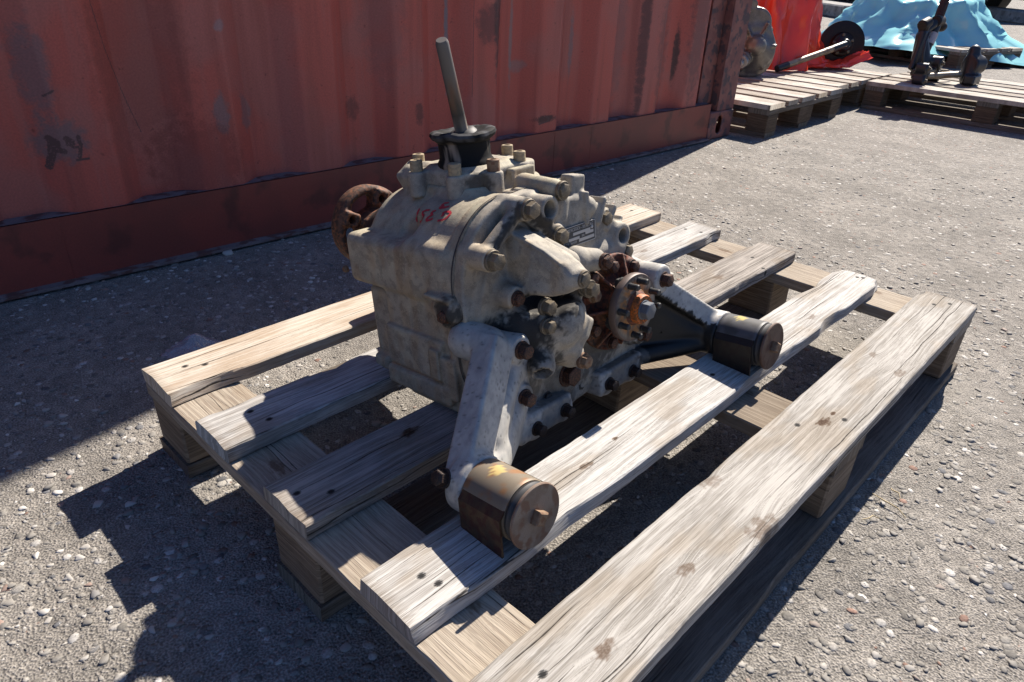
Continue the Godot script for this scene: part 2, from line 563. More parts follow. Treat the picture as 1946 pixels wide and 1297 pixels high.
# asphalt with stones worn free in it: 2 m square, stones stamped one by one
func ground_tex() -> Array:
	var n := 2048
	var a := layer(301, 0.004, n, n, 5)
	var b := layer(302, 0.26, n, n, 3)
	var d := layer(303, 0.03, n, n, 3)
	var out := PackedByteArray(); out.resize(n * n * 3)
	var hh := PackedByteArray(); hh.resize(n * n)
	for i in n * n:
		var t := a[i] / 255.0
		var g := b[i] / 255.0
		var k := 0.395 + 0.12 * t + (g - 0.5) * 0.42 + (d[i] / 255.0 - 0.5) * 0.12
		out[i * 3] = b8(k * 1.02); out[i * 3 + 1] = b8(k * 0.98); out[i * 3 + 2] = b8(k * 0.925)
		hh[i] = b8(0.32 + (g - 0.5) * 0.55 + (d[i] / 255.0 - 0.5) * 0.5)
	var r := RandomNumberGenerator.new(); r.seed = 5
	for s in 34000:
		var rad := 1.0 + pow(r.randf(), 4.5) * 7.0
		var cx := r.randi() % n
		var cy := r.randi() % n
		if a[cy * n + cx] < 95 and r.randf() < 0.5: continue
		var c := stone_color(r).linear_to_srgb()
		var asp := r.randf_range(0.55, 1.0)
		var th := r.randf() * TAU
		var ct := cos(th)
		var sn := sin(th)
		var w := int(ceil(rad))
		for dy in range(-w, w + 1):
			for dx in range(-w, w + 1):
				var x := dx * ct + dy * sn
				var y := (dy * ct - dx * sn) / asp
				var q := (x * x + y * y) / (rad * rad)
				if q > 1.0: continue
				var i := ((cy + dy) & 2047) * n + ((cx + dx) & 2047)
				var g := 0.9 + (b[i] / 255.0 - 0.5) * 0.35
				out[i * 3] = b8(c.r * g); out[i * 3 + 1] = b8(c.g * g); out[i * 3 + 2] = b8(c.b * g)
				hh[i] = b8(0.35 + 0.5 * sqrt(1.0 - q) * minf(1.0, rad / 5.0))
	return [tex(n, n, out), tex(n, n, hh, Image.FORMAT_L8)]

func stone_color(r: RandomNumberGenerator) -> Color:       # linear
	var t := r.randf()
	var k := r.randf_range(0.7, 1.25)
	if t < 0.46: return Color(0.20, 0.187, 0.168) * k
	if t < 0.74: return Color(0.34, 0.32, 0.29) * k
	if t < 0.82: return Color(0.14, 0.14, 0.145) * k
	if t < 0.865: return Color(0.26, 0.165, 0.13) * k
	return Color(0.48, 0.46, 0.43) * k

# ------------------------------------------------------------------ wood
# a board from (0,0,0) to (length, thick, wide), edges worn; chips: [x, width, depth, side(0 = low z, 1 = high z)]
func plank(length: float, thick: float, wide: float, strip: int, sd: int, chips: Array = [], wear := 1.0, vshift := 0.0) -> ArrayMesh:
	var f := FastNoiseLite.new(); f.seed = sd; f.frequency = 1.0; f.fractal_octaves = 3
	var m := MB.new()
	var N := 64
	var r := 0.0017
	var rows := []
	for i in N + 1:
		var x := length * i / N
		var e0 := f.get_noise_2d(x * 9.0, 1.0) * 0.0007 * wear + f.get_noise_2d(x * 45.0, 3.0) * 0.0006 * wear
		var e1 := f.get_noise_2d(x * 9.0, 11.0) * 0.0007 * wear + f.get_noise_2d(x * 45.0, 13.0) * 0.0006 * wear
		var top := f.get_noise_2d(x * 3.0, 21.0) * 0.0014 * wear
		var d0 := 0.0
		var d1 := 0.0
		for c in chips:
			var q: float = absf(x - c[0]) / c[1]
			if q < 1.0:
				var amt: float = c[2] * (1.0 - q * q) * (0.75 + 0.5 * f.get_noise_2d(x * 70.0, 33.0))
				if c[3] == 0: d0 += amt
				else: d1 += amt
		var z0 := e0 + d0
		var z1 := wide + e1 - d1
		var jr := r * (1.0 + 0.6 * f.get_noise_2d(x * 30.0, 5.0) * wear)
		var y1 := thick + top
		var sag0 := minf(d0 * 0.5, thick * 0.5)
		var sag1 := minf(d1 * 0.5, thick * 0.5)
		# going round: bottom low z, up, over the top, down, back under
		rows.append([Vector3(x, jr, z0 - d0 * 0.6), Vector3(x, y1 - jr - sag0, z0), Vector3(x, y1 - sag0 * 0.4, z0 + jr), Vector3(x, y1 + 0.0006 * f.get_noise_2d(x * 6.0, 41.0), lerpf(z0, z1, 0.35)), Vector3(x, y1, lerpf(z0, z1, 0.65)), Vector3(x, y1 - sag1 * 0.4, z1 - jr), Vector3(x, y1 - jr - sag1, z1), Vector3(x, jr, z1 + d1 * 0.6), Vector3(x, 0, z1 - jr), Vector3(x, 0, z0 + jr)])
	# ends a little ragged
	for e in [0, N]:
		for k in 10:
			rows[e][k].x += f.get_noise_2d(k * 3.7, 50.0 + e) * 0.003 * wear
	var base := strip * STRIP + vshift * 2000.0
	var vat := func(k: int, p: Vector3) -> float:
		if k >= 2 and k <= 5: return base + p.z * 2000.0
		if k <= 1: return base + (thick - p.y) * 1200.0 + 4.0
		return base + wide * 2000.0 - (thick - p.y) * 1200.0 - 4.0
	for k in 10:
		var k1 := (k + 1) % 10
		for i in N:
			var a: Vector3 = rows[i][k]
			var b: Vector3 = rows[i + 1][k]
			var c: Vector3 = rows[i + 1][k1]
			var d: Vector3 = rows[i][k1]
			var o := Vector3(a.x, thick * 0.5, wide * 0.5)
			var uvs := []
			for w in [[k, a], [k, b], [k1, c], [k1, d]]:
				uvs.append(Vector2(clampf(w[1].x / 1.2, 0.0, 1.0), clampf(vat.call(w[0], w[1]), strip * STRIP + 1, strip * STRIP + STRIP - 2) / 2048.0))
			m.flat([a, b, c, d], (a + c) * 0.5 - o, Color.WHITE, uvs)
	for e in [0, N]:
		var pts := []
		var uvs := []
		for k in 10:
			pts.append(rows[e][k])
			uvs.append(Vector2((0.012 if e == 0 else 0.988) + rows[e][k].y * 0.05, (base + 8.0 + rows[e][k].z * 1250.0) / 2048.0))
		m.flat(pts, Vector3(-1 if e == 0 else 1, 0, 0), Color.WHITE, uvs)
	return smooth_normals(m, 0.86)

# average normals of coincident vertices whose faces meet at a shallow angle
func smooth_normals(m: MB, lim: float) -> ArrayMesh:
	var at := {}
	for i in m.v.size():
		var key := Vector3i((m.v[i] * 20000.0).round())
		if not at.has(key): at[key] = PackedInt32Array()
		at[key].append(i)
	var out := m.n.duplicate()
	for key in at:
		var l: PackedInt32Array = at[key]
		for i in l:
			var s := Vector3.ZERO
			for j in l:
				if m.n[i].dot(m.n[j]) > lim: s += m.n[j]
			out[i] = s.normalized()
	m.n = out
	return m.mesh()

func wood_block(size: Vector3, sd: int, strip := 7) -> ArrayMesh:
	var m := MB.new()
	m.box(Transform3D(Basis.IDENTITY, size * 0.5), size, 0.003)
	var f := FastNoiseLite.new(); f.seed = sd; f.frequency = 30.0
	for i in m.v.size():
		var p := m.v[i]
		m.v[i] += Vector3(f.get_noise_3dv(p), 0, f.get_noise_3dv(p + Vector3(9, 0, 0))) * 0.0025
		var w := absf(m.n[i].x) > 0.6
		m.uv[i] = Vector2(fmod(0.2 + sd * 0.13, 0.8) + (p.z if w else p.x) * 0.83, (strip * STRIP + 4 + clampf(p.y * 2000.0, 0, 190)) / 2048.0)
	return m.mesh()

func near_pallet() -> void:
	var p := thing("wooden_pallet", "weathered grey wooden pallet carrying the gearbox, five wide-gapped boards in front of the red container", "pallet")
	var zs := [[0.0, 0.0945], [0.1748, 0.2591], [0.3491, 0.4405], [0.5379, 0.6257], [0.6954, 0.7934]]
	var ln := [1.2, 1.2, 1.2, 1.19, 1.205]
	var chips := [
		[[0.055, 0.05, 0.012, 1], [0.5, 0.03, 0.006, 1]],
		[[0.205, 0.03, 0.010, 0], [0.05, 0.03, 0.004, 0], [0.8, 0.1, 0.004, 1], [1.17, 0.03, 0.012, 1]],
		[[0.95, 0.1, 0.004, 1], [1.18, 0.04, 0.008, 0]],
		[[0.02, 0.05, 0.010, 1], [0.22, 0.06, 0.007, 1], [0.72, 0.12, 0.006, 1], [0.95, 0.05, 0.012, 1], [1.05, 0.05, 0.008, 0], [1.19, 0.03, 0.016, 1], [1.19, 0.03, 0.012, 0]],
		[[0.385, 0.02, 0.003, 0], [0.365, 0.02, 0.004, 1], [1.2, 0.03, 0.010, 0]]]
	for i in 5:
		var w: float = zs[i][1] - zs[i][0]
		part("deck_board", plank(ln[i], 0.022, w, i, 20 + i, chips[i], 1.0), M.wood, p, Transform3D(Basis.IDENTITY, Vector3(0.0, 0.122, zs[i][0])))
	var turn := Basis(Vector3.UP, -PI / 2)       # x of the plank runs along z
	for i in 3:
		var x: float = [0.1, 0.667, 1.205][i]
		part("stringer_board", plank(0.79, 0.0215, 0.1, 5, 40 + i, [], 0.7), [M.wood, M.wood_dark, M.wood][i], p, Transform3D(turn, Vector3(x, 0.1, 0.002)))
	var bz := [0.004, 0.352, 0.697]
	for i in 3:
		for j in 3:
			var x: float = [0.003, 0.568, 1.105][i]
			part("block", wood_block(Vector3(0.094, 0.0775, 0.094), 60 + i * 3 + j), M.wood, p, Transform3D(Basis.IDENTITY, Vector3(x, 0.0222, bz[j])))
	for j in 3:
		part("bottom_board", plank(1.2, 0.022, 0.1, 6, 80 + j, [[0.45, 0.05, 0.004, 1]], 0.9), M.wood_dark, p, Transform3D(Basis.IDENTITY, Vector3(0.0, 0.0, [0.0, 0.349, 0.699][j])))

# a pallet of the yard: boards run along z, 1.2 m long; 0.8 m wide along x
func yard_pallet(label: String, at: Vector3, turn: float, sd: int) -> Node3D:
	var p := thing("stacked_pallet", label, "pallet", at, "pallets behind the container")
	p.rotation.y = turn
	var b := Basis(Vector3.UP, -PI / 2)
	var xs := [[0.0, 0.145], [0.185, 0.1], [0.328, 0.145], [0.515, 0.1], [0.655, 0.145]]
	for i in 5:
		part("deck_board", plank(1.2, 0.022, xs[i][1] if xs[i][1] < 0.101 else 0.1, [8, 9, 8, 9, 8][i], sd + i, [], 0.7) if xs[i][1] < 0.101 else wide_plank(1.2, 0.022, 0.145, 8, sd + i), M.wood, p, Transform3D(b, Vector3(xs[i][0] + xs[i][1], 0.122, 0)))
	for z in [0.0, 0.55, 1.1]:
		part("stringer_board", plank(0.8, 0.0215, 0.1, 9, sd + 9, [], 0.5), M.wood_dark, p, Transform3D(Basis.IDENTITY, Vector3(0, 0.1, z)))
		for x in [0.0, 0.33, 0.7]:
			part("block", wood_block(Vector3(0.1 if x != 0.33 else 0.145, 0.0775, 0.1), sd + int(x * 10)), M.wood_dark, p, Transform3D(Basis.IDENTITY, Vector3(x, 0.0222, z)))
	for x in [0.0, 0.35, 0.7]:
		part("bottom_board", plank(1.2, 0.022, 0.1, 9, sd + 20, [], 0.6), M.wood_dark, p, Transform3D(b, Vector3(x + 0.1, 0, 0)))
	return p

func wide_plank(length: float, thick: float, wide: float, strip: int, sd: int) -> ArrayMesh:
	return plank(length, thick, wide, strip, sd, [], 0.7)

# ------------------------------------------------------------------ container
func container_tex() -> Array:
	# panel paint, 3.2 m along by 1.6 m up, laid from s = -0.5
	var W := 2048
	var H := 1024
	var a := layer(401, 0.004, W, H, 4)
	var st := layer(402, 0.02, W, 64, 4)          # drawn out into vertical streaks
	var im := Image.create_from_data(W, 64, false, Image.FORMAT_L8, st)
	im.resize(W, H, Image.INTERPOLATE_CUBIC)
	st = im.get_data()
	var sc := layer(403, 0.05, W, H, 5)
	var fine := layer(404, 0.3, W, H, 2)
	var out := PackedByteArray(); out.resize(W * H * 3)
	var px := W / 3.2
	# soft smears: [s, y, half width, half height, colour, strength]
	var sm := [[1.30, 0.62, 0.022, 0.26, Color(0.20, 0.15, 0.15), 0.6], [1.26, 0.50, 0.05, 0.05, Color(0.24, 0.16, 0.16), 0.45], [2.02, 0.45, 0.016, 0.3, Color(0.22, 0.17, 0.17), 0.5], [2.26, 0.36, 0.014, 0.09, Color(0.1, 0.08, 0.08), 0.6],
		[1.13, 0.46, 0.007, 0.14, Color(0.45, 0.47, 0.50), 0.75], [1.385, 0.45, 0.007, 0.13, Color(0.55, 0.50, 0.48), 0.65], [1.41, 0.37, 0.03, 0.02, Color(0.55, 0.47, 0.46), 0.55], [1.66, 0.42, 0.010, 0.1, Color(0.50, 0.43, 0.43), 0.6],
		[0.07, 0.45, 0.03, 0.09, Color(0.44, 0.37, 0.38), 0.6], [0.085, 0.31, 0.05, 0.045, Color(0.46, 0.38, 0.38), 0.75], [0.43, 0.33, 0.018, 0.045, Color(0.5, 0.42, 0.42), 0.7], [0.50, 0.32, 0.016, 0.04, Color(0.5, 0.40, 0.40), 0.6], [0.455, 0.52, 0.014, 0.012, Color(0.6, 0.5, 0.5), 0.7],
		[0.36, 0.22, 0.10, 0.10, Color(0.44, 0.17, 0.14), 0.32], [0.28, 0.45, 0.10, 0.2, Color(0.50, 0.25, 0.20), 0.3], [0.80, 0.30, 0.02, 0.03, Color(0.26, 0.15, 0.14), 0.4], [1.0, 0.27, 0.015, 0.03, Color(0.25, 0.14, 0.13), 0.45], [0.9, 0.55, 0.06, 0.18, Color(0.52, 0.33, 0.31), 0.35], [1.9, 0.42, 0.05, 0.2, Color(0.50, 0.36, 0.34), 0.4], [2.15, 0.4, 0.05, 0.25, Color(0.44, 0.28, 0.26), 0.45], [2.35, 0.5, 0.05, 0.3, Color(0.36, 0.25, 0.24), 0.5], [1.52, 0.20, 0.05, 0.012, Color(0.1, 0.07, 0.08), 0.6]]
	for y in H:
		var up := 1.6 - (y + 0.5) / px       # row 0 is the top
		for x in W:
			var i := y * W + x
			var s := (x + 0.5) / px - 0.5
			var t := a[i] / 255.0
			var k := st[i] / 255.0
			var g := sc[i] / 255.0
			var f := fine[i] / 255.0
			var c := Color(0.74, 0.35, 0.285).lerp(Color(0.70, 0.385, 0.33), smoothstep(0.35, 0.65, t)).lerp(Color(0.60, 0.295, 0.24), smoothstep(0.55, 0.8, k) * 0.4)
			c = c.lerp(Color(0.69, 0.41, 0.36), smoothstep(0.6, 0.8, 1.0 - k) * 0.35)
			for q in sm:
				var dx: float = (s - q[0]) / q[2]
				if absf(dx) > 1.6: continue
				var dy: float = (up - q[1]) / q[3]
				if absf(dy) > 1.6: continue
				var e: float = dx * dx + dy * dy
				var w: float = (1.0 - smoothstep(0.3, 1.6, e + (g - 0.5) * 1.6 + (f - 0.5) * 0.5)) * q[5]
				c = c.lerp(q[4], w)
			c = c.lerp(Color(0.24, 0.11, 0.08), smoothstep(0.82, 0.90, g) * 0.35)
			var gr := 0.95 + (f - 0.5) * 0.16
			out[i * 3] = b8(c.r * gr); out[i * 3 + 1] = b8(c.g * gr); out[i * 3 + 2] = b8(c.b * gr)
	# chalked marks and scratches: polylines in (s, y)
	var strokes := [[[0.055, 0.255], [0.066, 0.285], [0.070, 0.312], [0.066, 0.316]], [[0.068, 0.315], [0.078, 0.308], [0.077, 0.296], [0.070, 0.293], [0.086, 0.289]], [[0.094, 0.316], [0.094, 0.300]], [[0.095, 0.315], [0.104, 0.307], [0.103, 0.301]], [[0.118, 0.316], [0.119, 0.297], [0.111, 0.272]], [[0.104, 0.294], [0.119, 0.295]], [[0.105, 0.268], [0.127, 0.268]],
		[[1.49, 0.185], [1.53, 0.19], [1.535, 0.20], [1.52, 0.208]], [[0.20, 0.62], [0.215, 0.48], [0.24, 0.36], [0.255, 0.30]], [[1.20, 0.6], [1.198, 0.3]], [[0.075, 0.40], [0.095, 0.41]]]
	var wid := [4.0, 3.6, 1.4, 3.2, 2.0, 1.4, 1.8, 1.8, 0.8, 0.7, 1.2]
	for q in strokes.size():
		for e in strokes[q].size() - 1:
			var p0 := Vector2(strokes[q][e][0], strokes[q][e][1])
			var p1 := Vector2(strokes[q][e + 1][0], strokes[q][e + 1][1])
			var steps := int(p0.distance_to(p1) * px) + 1
			for w in steps + 1:
				var p := p0.lerp(p1, float(w) / steps)
				var cx := (p.x + 0.5) * px
				var cy := (1.6 - p.y) * px
				var rr: float = wid[q]
				for dy in range(-4, 5):
					for dx in range(-4, 5):
						if dx * dx + dy * dy > rr * rr: continue
						var i := clampi(int(cy) + dy, 0, H - 1) * W + clampi(int(cx) + dx, 0, W - 1)
						if fine[i] < 70: continue
						out[i * 3] = 88; out[i * 3 + 1] = 58; out[i * 3 + 2] = 54
	return [tex(W, H, out), null]

func corrugated(x0: float, x1: float, y0: float, y1: float, first: float, pitch := 0.278, deep := 0.042) -> ArrayMesh:
	# outer flats at z = 0, inner flats centred at first + k * pitch
	var m := MB.new()
	var keys := [[-0.5, 0.0], [-0.33, 0.0], [-0.15, -deep], [0.15, -deep], [0.33, 0.0], [0.5, 0.0]]
	var pts := []
	var k := int(floor((x0 - first) / pitch)) - 1
	while first + (k - 0.5) * pitch < x1:
		for q in keys.slice(0, 5):
			pts.append(Vector2(first + (k + q[0]) * pitch, q[1]))
		k += 1
	var cut := []
	for i in pts.size() - 1:
		var a: Vector2 = pts[i]
		var b: Vector2 = pts[i + 1]
		if b.x <= x0 or a.x >= x1: continue
		if a.x < x0: a = a.lerp(b, (x0 - a.x) / (b.x - a.x))
		if b.x > x1: b = a.lerp(b, (x1 - a.x) / (b.x - a.x))
		if cut.is_empty(): cut.append(a)
		# a bend of the sheet is round, not a knife edge
		cut.append(b)
	var soft := []
	for i in cut.size():
		if i == 0 or i == cut.size() - 1: soft.append(cut[i]); continue
		var p: Vector2 = cut[i]
		var r := 0.007
		soft.append(p + (cut[i - 1] - p).limit_length(r))
		soft.append(p * 0.5 + (p + (cut[i - 1] - p).limit_length(r)) * 0.25 + (p + (cut[i + 1] - p).limit_length(r)) * 0.25)
		soft.append(p + (cut[i + 1] - p).limit_length(r))
	var f := FastNoiseLite.new(); f.seed = 71; f.frequency = 1.0; f.fractal_octaves = 2
	var NY := 40
	var cols := soft.size()
	for j in NY + 1:
		var y := lerpf(y0, y1, pow(float(j) / NY, 1.6))
		for i in cols:
			var p: Vector2 = soft[i]
			var a: Vector2 = soft[maxi(i - 1, 0)]
			var b: Vector2 = soft[mini(i + 1, cols - 1)]
			var z := p.y + f.get_noise_2d(p.x * 2.2, y * 1.6) * 0.006 * smoothstep(y0, y0 + 0.1, y)
			var nn := Vector3(-(b.y - a.y), 0, b.x - a.x).normalized()
			m.vert(Vector3(p.x, y, z), nn, Vector2((p.x + 0.5) / 3.2, 1.0 - y / 1.6))
	for j in NY:
		for i in cols - 1:
			m.quad(j * cols + i, j * cols + i + 1, (j + 1) * cols + i + 1, (j + 1) * cols + i)
	return m.mesh()

func container() -> void:
	var c := thing("shipping_container", "scuffed red-brown corrugated steel shipping container standing behind the gearbox", "container", Vector3(0.0681, 0, -0.7213))
	c.rotation.y = -atan2(0.0624, 0.998)
	var tr := func(x: float, y: float, z: float) -> Transform3D: return Transform3D(Basis.IDENTITY, Vector3(x, y, z))
	var X0 := -3.37
	var X1 := 2.69
	var top := 2.9
	var deep := 2.438
	part("side_panel", corrugated(X0 + 0.2, 2.47, 0.152, top - 0.06, 0.55), M.red_panel, c, tr.call(0, 0, -0.010))
	var back := part("side_panel", corrugated(X0 + 0.2, 2.47, 0.152, top - 0.06, 0.55), M.red_panel, c)
	back.transform = Transform3D(Basis(Vector3.UP, PI), Vector3(X0 + X1, 0, -deep + 0.01))
	part("end_panel", corrugated(0.1, deep - 0.1, 0.152, top - 0.06, 0.3), M.red_panel, c, Transform3D(Basis(Vector3.UP, -PI / 2), Vector3(X0 + 0.02, 0, -deep)))
	for s in 2:      # the doors close the other end
		var d := MB.new()
		d.box(Transform3D(Basis.IDENTITY, Vector3(0, 0, 0)), Vector3(0.04, top - 0.3, deep * 0.5 - 0.12), 0.004)
		part("door", d.mesh(), M.red_frame, c, tr.call(X1 - 0.06, top * 0.5, -deep * (0.28 + 0.44 * s)))
	# bottom rails: web, top flange and the lip that stands out at the foot
	for s in 2:
		var m := MB.new()
		var fl := MB.new()
		var lip := MB.new()
		var z := 0.0 if s == 0 else -deep
		var o := -1.0 if s == 0 else 1.0
		var n := 30
		var f := FastNoiseLite.new(); f.seed = 9 + s; f.frequency = 1.0
		var L := X1 - X0 - 0.36
		for i in n:      # lengths of rail with a slight wave
			var x := X0 + 0.18 + L * (i + 0.5) / n
			var w := f.get_noise_1d(x * 1.5) * 0.002
			m.box(tr.call(x, 0.084, z + o * 0.004 + w), Vector3(L / n, 0.142, 0.008), 0.0)
			fl.box(tr.call(x, 0.1525, z + o * 0.033 + w), Vector3(L / n, 0.005, 0.062), 0.0)
			lip.box(tr.call(x, 0.0095, z - o * 0.006 + w), Vector3(L / n, 0.007, 0.034), 0.0)
		var rail := part("bottom_rail", m.mesh(), M.red_rail, c)
		part("flange", fl.mesh(), M.rail_dust, rail)
		part("foot_lip", lip.mesh(), M.rail_dust, rail)
		m = MB.new()
		m.box(tr.call((X0 + X1) * 0.5, top - 0.04, z + o * 0.03), Vector3(X1 - X0 - 0.36, 0.06, 0.06), 0.003)
		part("top_rail", m.mesh(), M.red_frame, c)
	var rf := MB.new()
	rf.box(tr.call((X0 + X1) * 0.5, top - 0.02, -deep * 0.5), Vector3(X1 - X0 - 0.04, 0.03, deep - 0.12), 0.004)
	part("roof", rf.mesh(), M.red_frame, c)
	rf = MB.new()
	rf.box(tr.call((X0 + X1) * 0.5, 0.13, -deep * 0.5), Vector3(X1 - X0 - 0.1, 0.03, deep - 0.14), 0.0)
	part("floor", rf.mesh(), M.red_frame, c)
	for e in 2:
		for s in 2:
			var x := X1 if e == 0 else X0
			var ex := -1.0 if e == 0 else 1.0
			var z := 0.0 if s == 0 else -deep
			var oz := -1.0 if s == 0 else 1.0
			var m := MB.new()
			m.box(tr.call(x + ex * 0.066, top * 0.5, z + oz * 0.004), Vector3(0.128, top - 0.24, 0.008), 0.002)
			m.box(tr.call(x + ex * 0.126, top * 0.5, z + oz * 0.0245), Vector3(0.008, top - 0.24, 0.033), 0.002)
			m.box(tr.call(x + ex * 0.176, top * 0.5, z + oz * 0.045), Vector3(0.1, top - 0.3, 0.007), 0.0)
			m.box(tr.call(x + ex * 0.005, top * 0.5, z + oz * 0.085), Vector3(0.01, top - 0.24, 0.15), 0.002)
			part("corner_post", m.mesh(), M.red_post, c)
			for u in 2:
				var q := Solid.new()
				var y := 0.06 if u == 0 else top - 0.06
				q.box(Vector3(x + ex * 0.089, y, z + oz * 0.077), Vector3(0.089, 0.059, 0.081), 0.006, 0.004)
				q.box(Vector3(x + ex * 0.089, y, z + oz * 0.077), Vector3(0.079, 0.049, 0.071), 0.004, 0.002, 1)
				q.cone(Vector3(x + ex * 0.10, y - 0.016, z), Vector3(x + ex * 0.10, y + 0.018, z), 0.021, 0.021, 0.004, 1)
				q.cone(Vector3(x, y - 0.014, z + oz * 0.08), Vector3(x, y + 0.014, z + oz * 0.08), 0.02, 0.02, 0.004, 1)
				var lo := Vector3(minf(x, x + ex * 0.18), y - 0.062, minf(z, z + oz * 0.16)) - Vector3.ONE * 0.01
				var hi := Vector3(maxf(x, x + ex * 0.18), y + 0.062, maxf(z, z + oz * 0.16)) + Vector3.ONE * 0.01
				part("corner_casting", q.mesh(0.0055, lo, hi), M.red_post, c)

# ------------------------------------------------------------------ ground
func ground() -> void:
	var m := PlaneMesh.new()
	m.size = Vector2(160, 160)
	m.subdivide_width = 8
	m.subdivide_depth = 8
	var g := part("ground", m, M.ground, self)
	tag(g, "worn grey asphalt yard with stones showing through", "", "", "structure")
	# the stones that stand out of it
	for kind in 1:
		var st := MB.new()
		var ico := SphereMesh.new()
		ico.radius = 1.0; ico.height = 2.0; ico.radial_segments = 8; ico.rings = 4
		var a := ico.get_mesh_arrays()
		var f := FastNoiseLite.new(); f.seed = 500 + kind; f.frequency = 0.8
		for i in a[Mesh.ARRAY_VERTEX].size():
			var p: Vector3 = a[Mesh.ARRAY_VERTEX][i]
			p *= 1.0 + f.get_noise_3dv(p) * 0.85
			a[Mesh.ARRAY_VERTEX][i] = p
		var s2 := SurfaceTool.new()
		s2.create_from_arrays(a)
		s2.generate_normals()
		var mm := MultiMesh.new()
		mm.transform_format = MultiMesh.TRANSFORM_3D
		mm.use_colors = true
		mm.mesh = s2.commit()
		var list := []
		var r := RandomNumberGenerator.new(); r.seed = 90 + kind
		var patch := FastNoiseLite.new(); patch.seed = 8; patch.frequency = 1.3
		for i in 80000:
			var p := Vector3.ZERO
			var z := r.randf()
			if z < 0.62: p = Vector3(r.randf_range(-0.75, 1.7), 0, r.randf_range(-0.75, 1.5))
			elif z < 0.85: p = Vector3(r.randf_range(-0.6, 3.0), 0, r.randf_range(-0.75, 1.6))
			else: p = Vector3(r.randf_range(0.5, 7.0), 0, r.randf_range(-1.8, 2.2))
			var q := patch.get_noise_2d(p.x, p.z)
			if r.randf() > 0.6 + q: continue
			var s := 0.0009 + pow(r.randf(), 8.0) * 0.0060
			if r.randf() < 0.004: s *= 2.0
			var b := Basis(Vector3.UP, r.randf() * TAU) * Basis.from_scale(Vector3(s, s * r.randf_range(0.25, 0.55), s * r.randf_range(0.5, 1.0))) * Basis(Vector3(0.5, 0.3, 0.8).normalized(), r.randf() * TAU)
			var k := stone_color(r)
			k = k.lerp(Color(0.185, 0.17, 0.148), r.randf_range(0.6, 1.0) * clampf(0.45 + (p.z - 0.1) * 0.8 + p.x * 0.15, 0.15, 0.97))      # dusted over on the driven side
			list.append([Transform3D(b, p + Vector3(0, s * r.randf_range(-0.15, 0.15), 0)), k])
		mm.instance_count = list.size()
		for i in list.size():
			mm.set_instance_transform(i, list[i][0])
			mm.set_instance_color(i, list[i][1])
		var o := MultiMeshInstance3D.new()
		o.name = numbered("gravel")
		o.multimesh = mm
		o.material_override = M.stone
		add_child(o, true)
		tag(o, "loose gravel and worn stones on the asphalt", "gravel", "", "stuff")
	# dry stalks lying about
	var spots := [[Vector3(0.700, 0.004, 0.845), -1.87, 0.028], [Vector3(0.650, 0.004, 0.836), -0.6, 0.014], [Vector3(0.735, 0.004, 0.842), 0.9, 0.012]]
	var lab := ["long dry straw on the asphalt to the right of the pallet's middle block", "short bent straw on the camera side of the long straw beside the pallet", "small straw scrap just beyond the long straw beside the pallet"]
	for i in 3:
		var t := MB.new()
		var l: float = spots[i][2]
		t.tube([Vector3(-l, 0, 0), Vector3(-l * 0.3, 0.003, 0.002), Vector3(l * 0.4, 0.002, -0.003), Vector3(l, -0.001, 0.001)], [0.0006, 0.0010, 0.0009, 0.0005], 6)
		var o := part(numbered("straw"), t.mesh(), M.straw, self, Transform3D(Basis(Vector3.UP, spots[i][1]), spots[i][0]))
		tag(o, lab[i], "straw", "straws beside the pallet")
	# a scrap of clear plastic bag by the pallet
	var bag := MB.new()
	var f := FastNoiseLite.new(); f.seed = 44; f.frequency = 1.0; f.fractal_type = FastNoiseLite.FRACTAL_RIDGED; f.fractal_octaves = 3
	var N := 22
	for j in N + 1:
		for i in N + 1:
			var u := float(i) / N * 2.0 - 1.0
			var w := float(j) / N * 2.0 - 1.0
			var edge := maxf(absf(u), absf(w))
			var y := 0.003 + 0.034 * exp(-4.5 * Vector2(u - 0.25, w).length_squared()) + (f.get_noise_2d(u * 1.3, w * 1.3) * 0.5 + 0.5) * 0.020 * (1.0 - edge * edge)
			bag.vert(Vector3(u * 0.055 * (1.0 + 0.25 * f.get_noise_2d(w * 2.0, 5.0)), y, w * 0.05 * (1.0 + 0.25 * f.get_noise_2d(u * 2.0, 9.0))), Vector3.UP)
	for j in N:
		for i in N:
			bag.raw(j * (N + 1) + i, j * (N + 1) + i + 1, (j + 1) * (N + 1) + i + 1, (j + 1) * (N + 1) + i)
	var sb := SurfaceTool.new()
	sb.create_from_arrays(bag.mesh().surface_get_arrays(0))
	sb.generate_normals()
	var o := part("plastic_bag", sb.commit(), M.clear_plastic, self, Transform3D(Basis(Vector3.UP, 0.5).scaled(Vector3(0.75, 0.6, 0.75)), Vector3(0.165, 0.002, -0.26)))
	tag(o, "crumpled clear plastic bag on shaded asphalt behind the pallet's far left board", "bag")

# ------------------------------------------------------------------ gearbox
var grease := FastNoiseLite.new()

# oily black dirt where it has run and caked: [centre, radius, strength]
func dirt(p: Vector3, spots: Array) -> float:
	var w := 0.0
	var g := grease.get_noise_3dv(p * 60.0) * 0.55 + grease.get_noise_3dv(p * 190.0) * 0.3
	for s in spots:
		var d: float = p.distance_to(s[0]) / s[1]
		if d < 1.6: w = maxf(w, (1.0 - smoothstep(0.65, 1.0, d + g * 0.7)) * s[2])
	return w

# dirt along a line from a to b
func dirt_line(p: Vector3, a: Vector3, b: Vector3, r: float) -> float:
	var q := Geometry3D.get_closest_point_to_segment(p, a, b)
	var g := grease.get_noise_3dv(p * 110.0) * 0.6
	return 1.0 - smoothstep(0.55, 1.0, p.distance_to(q) / r + g)

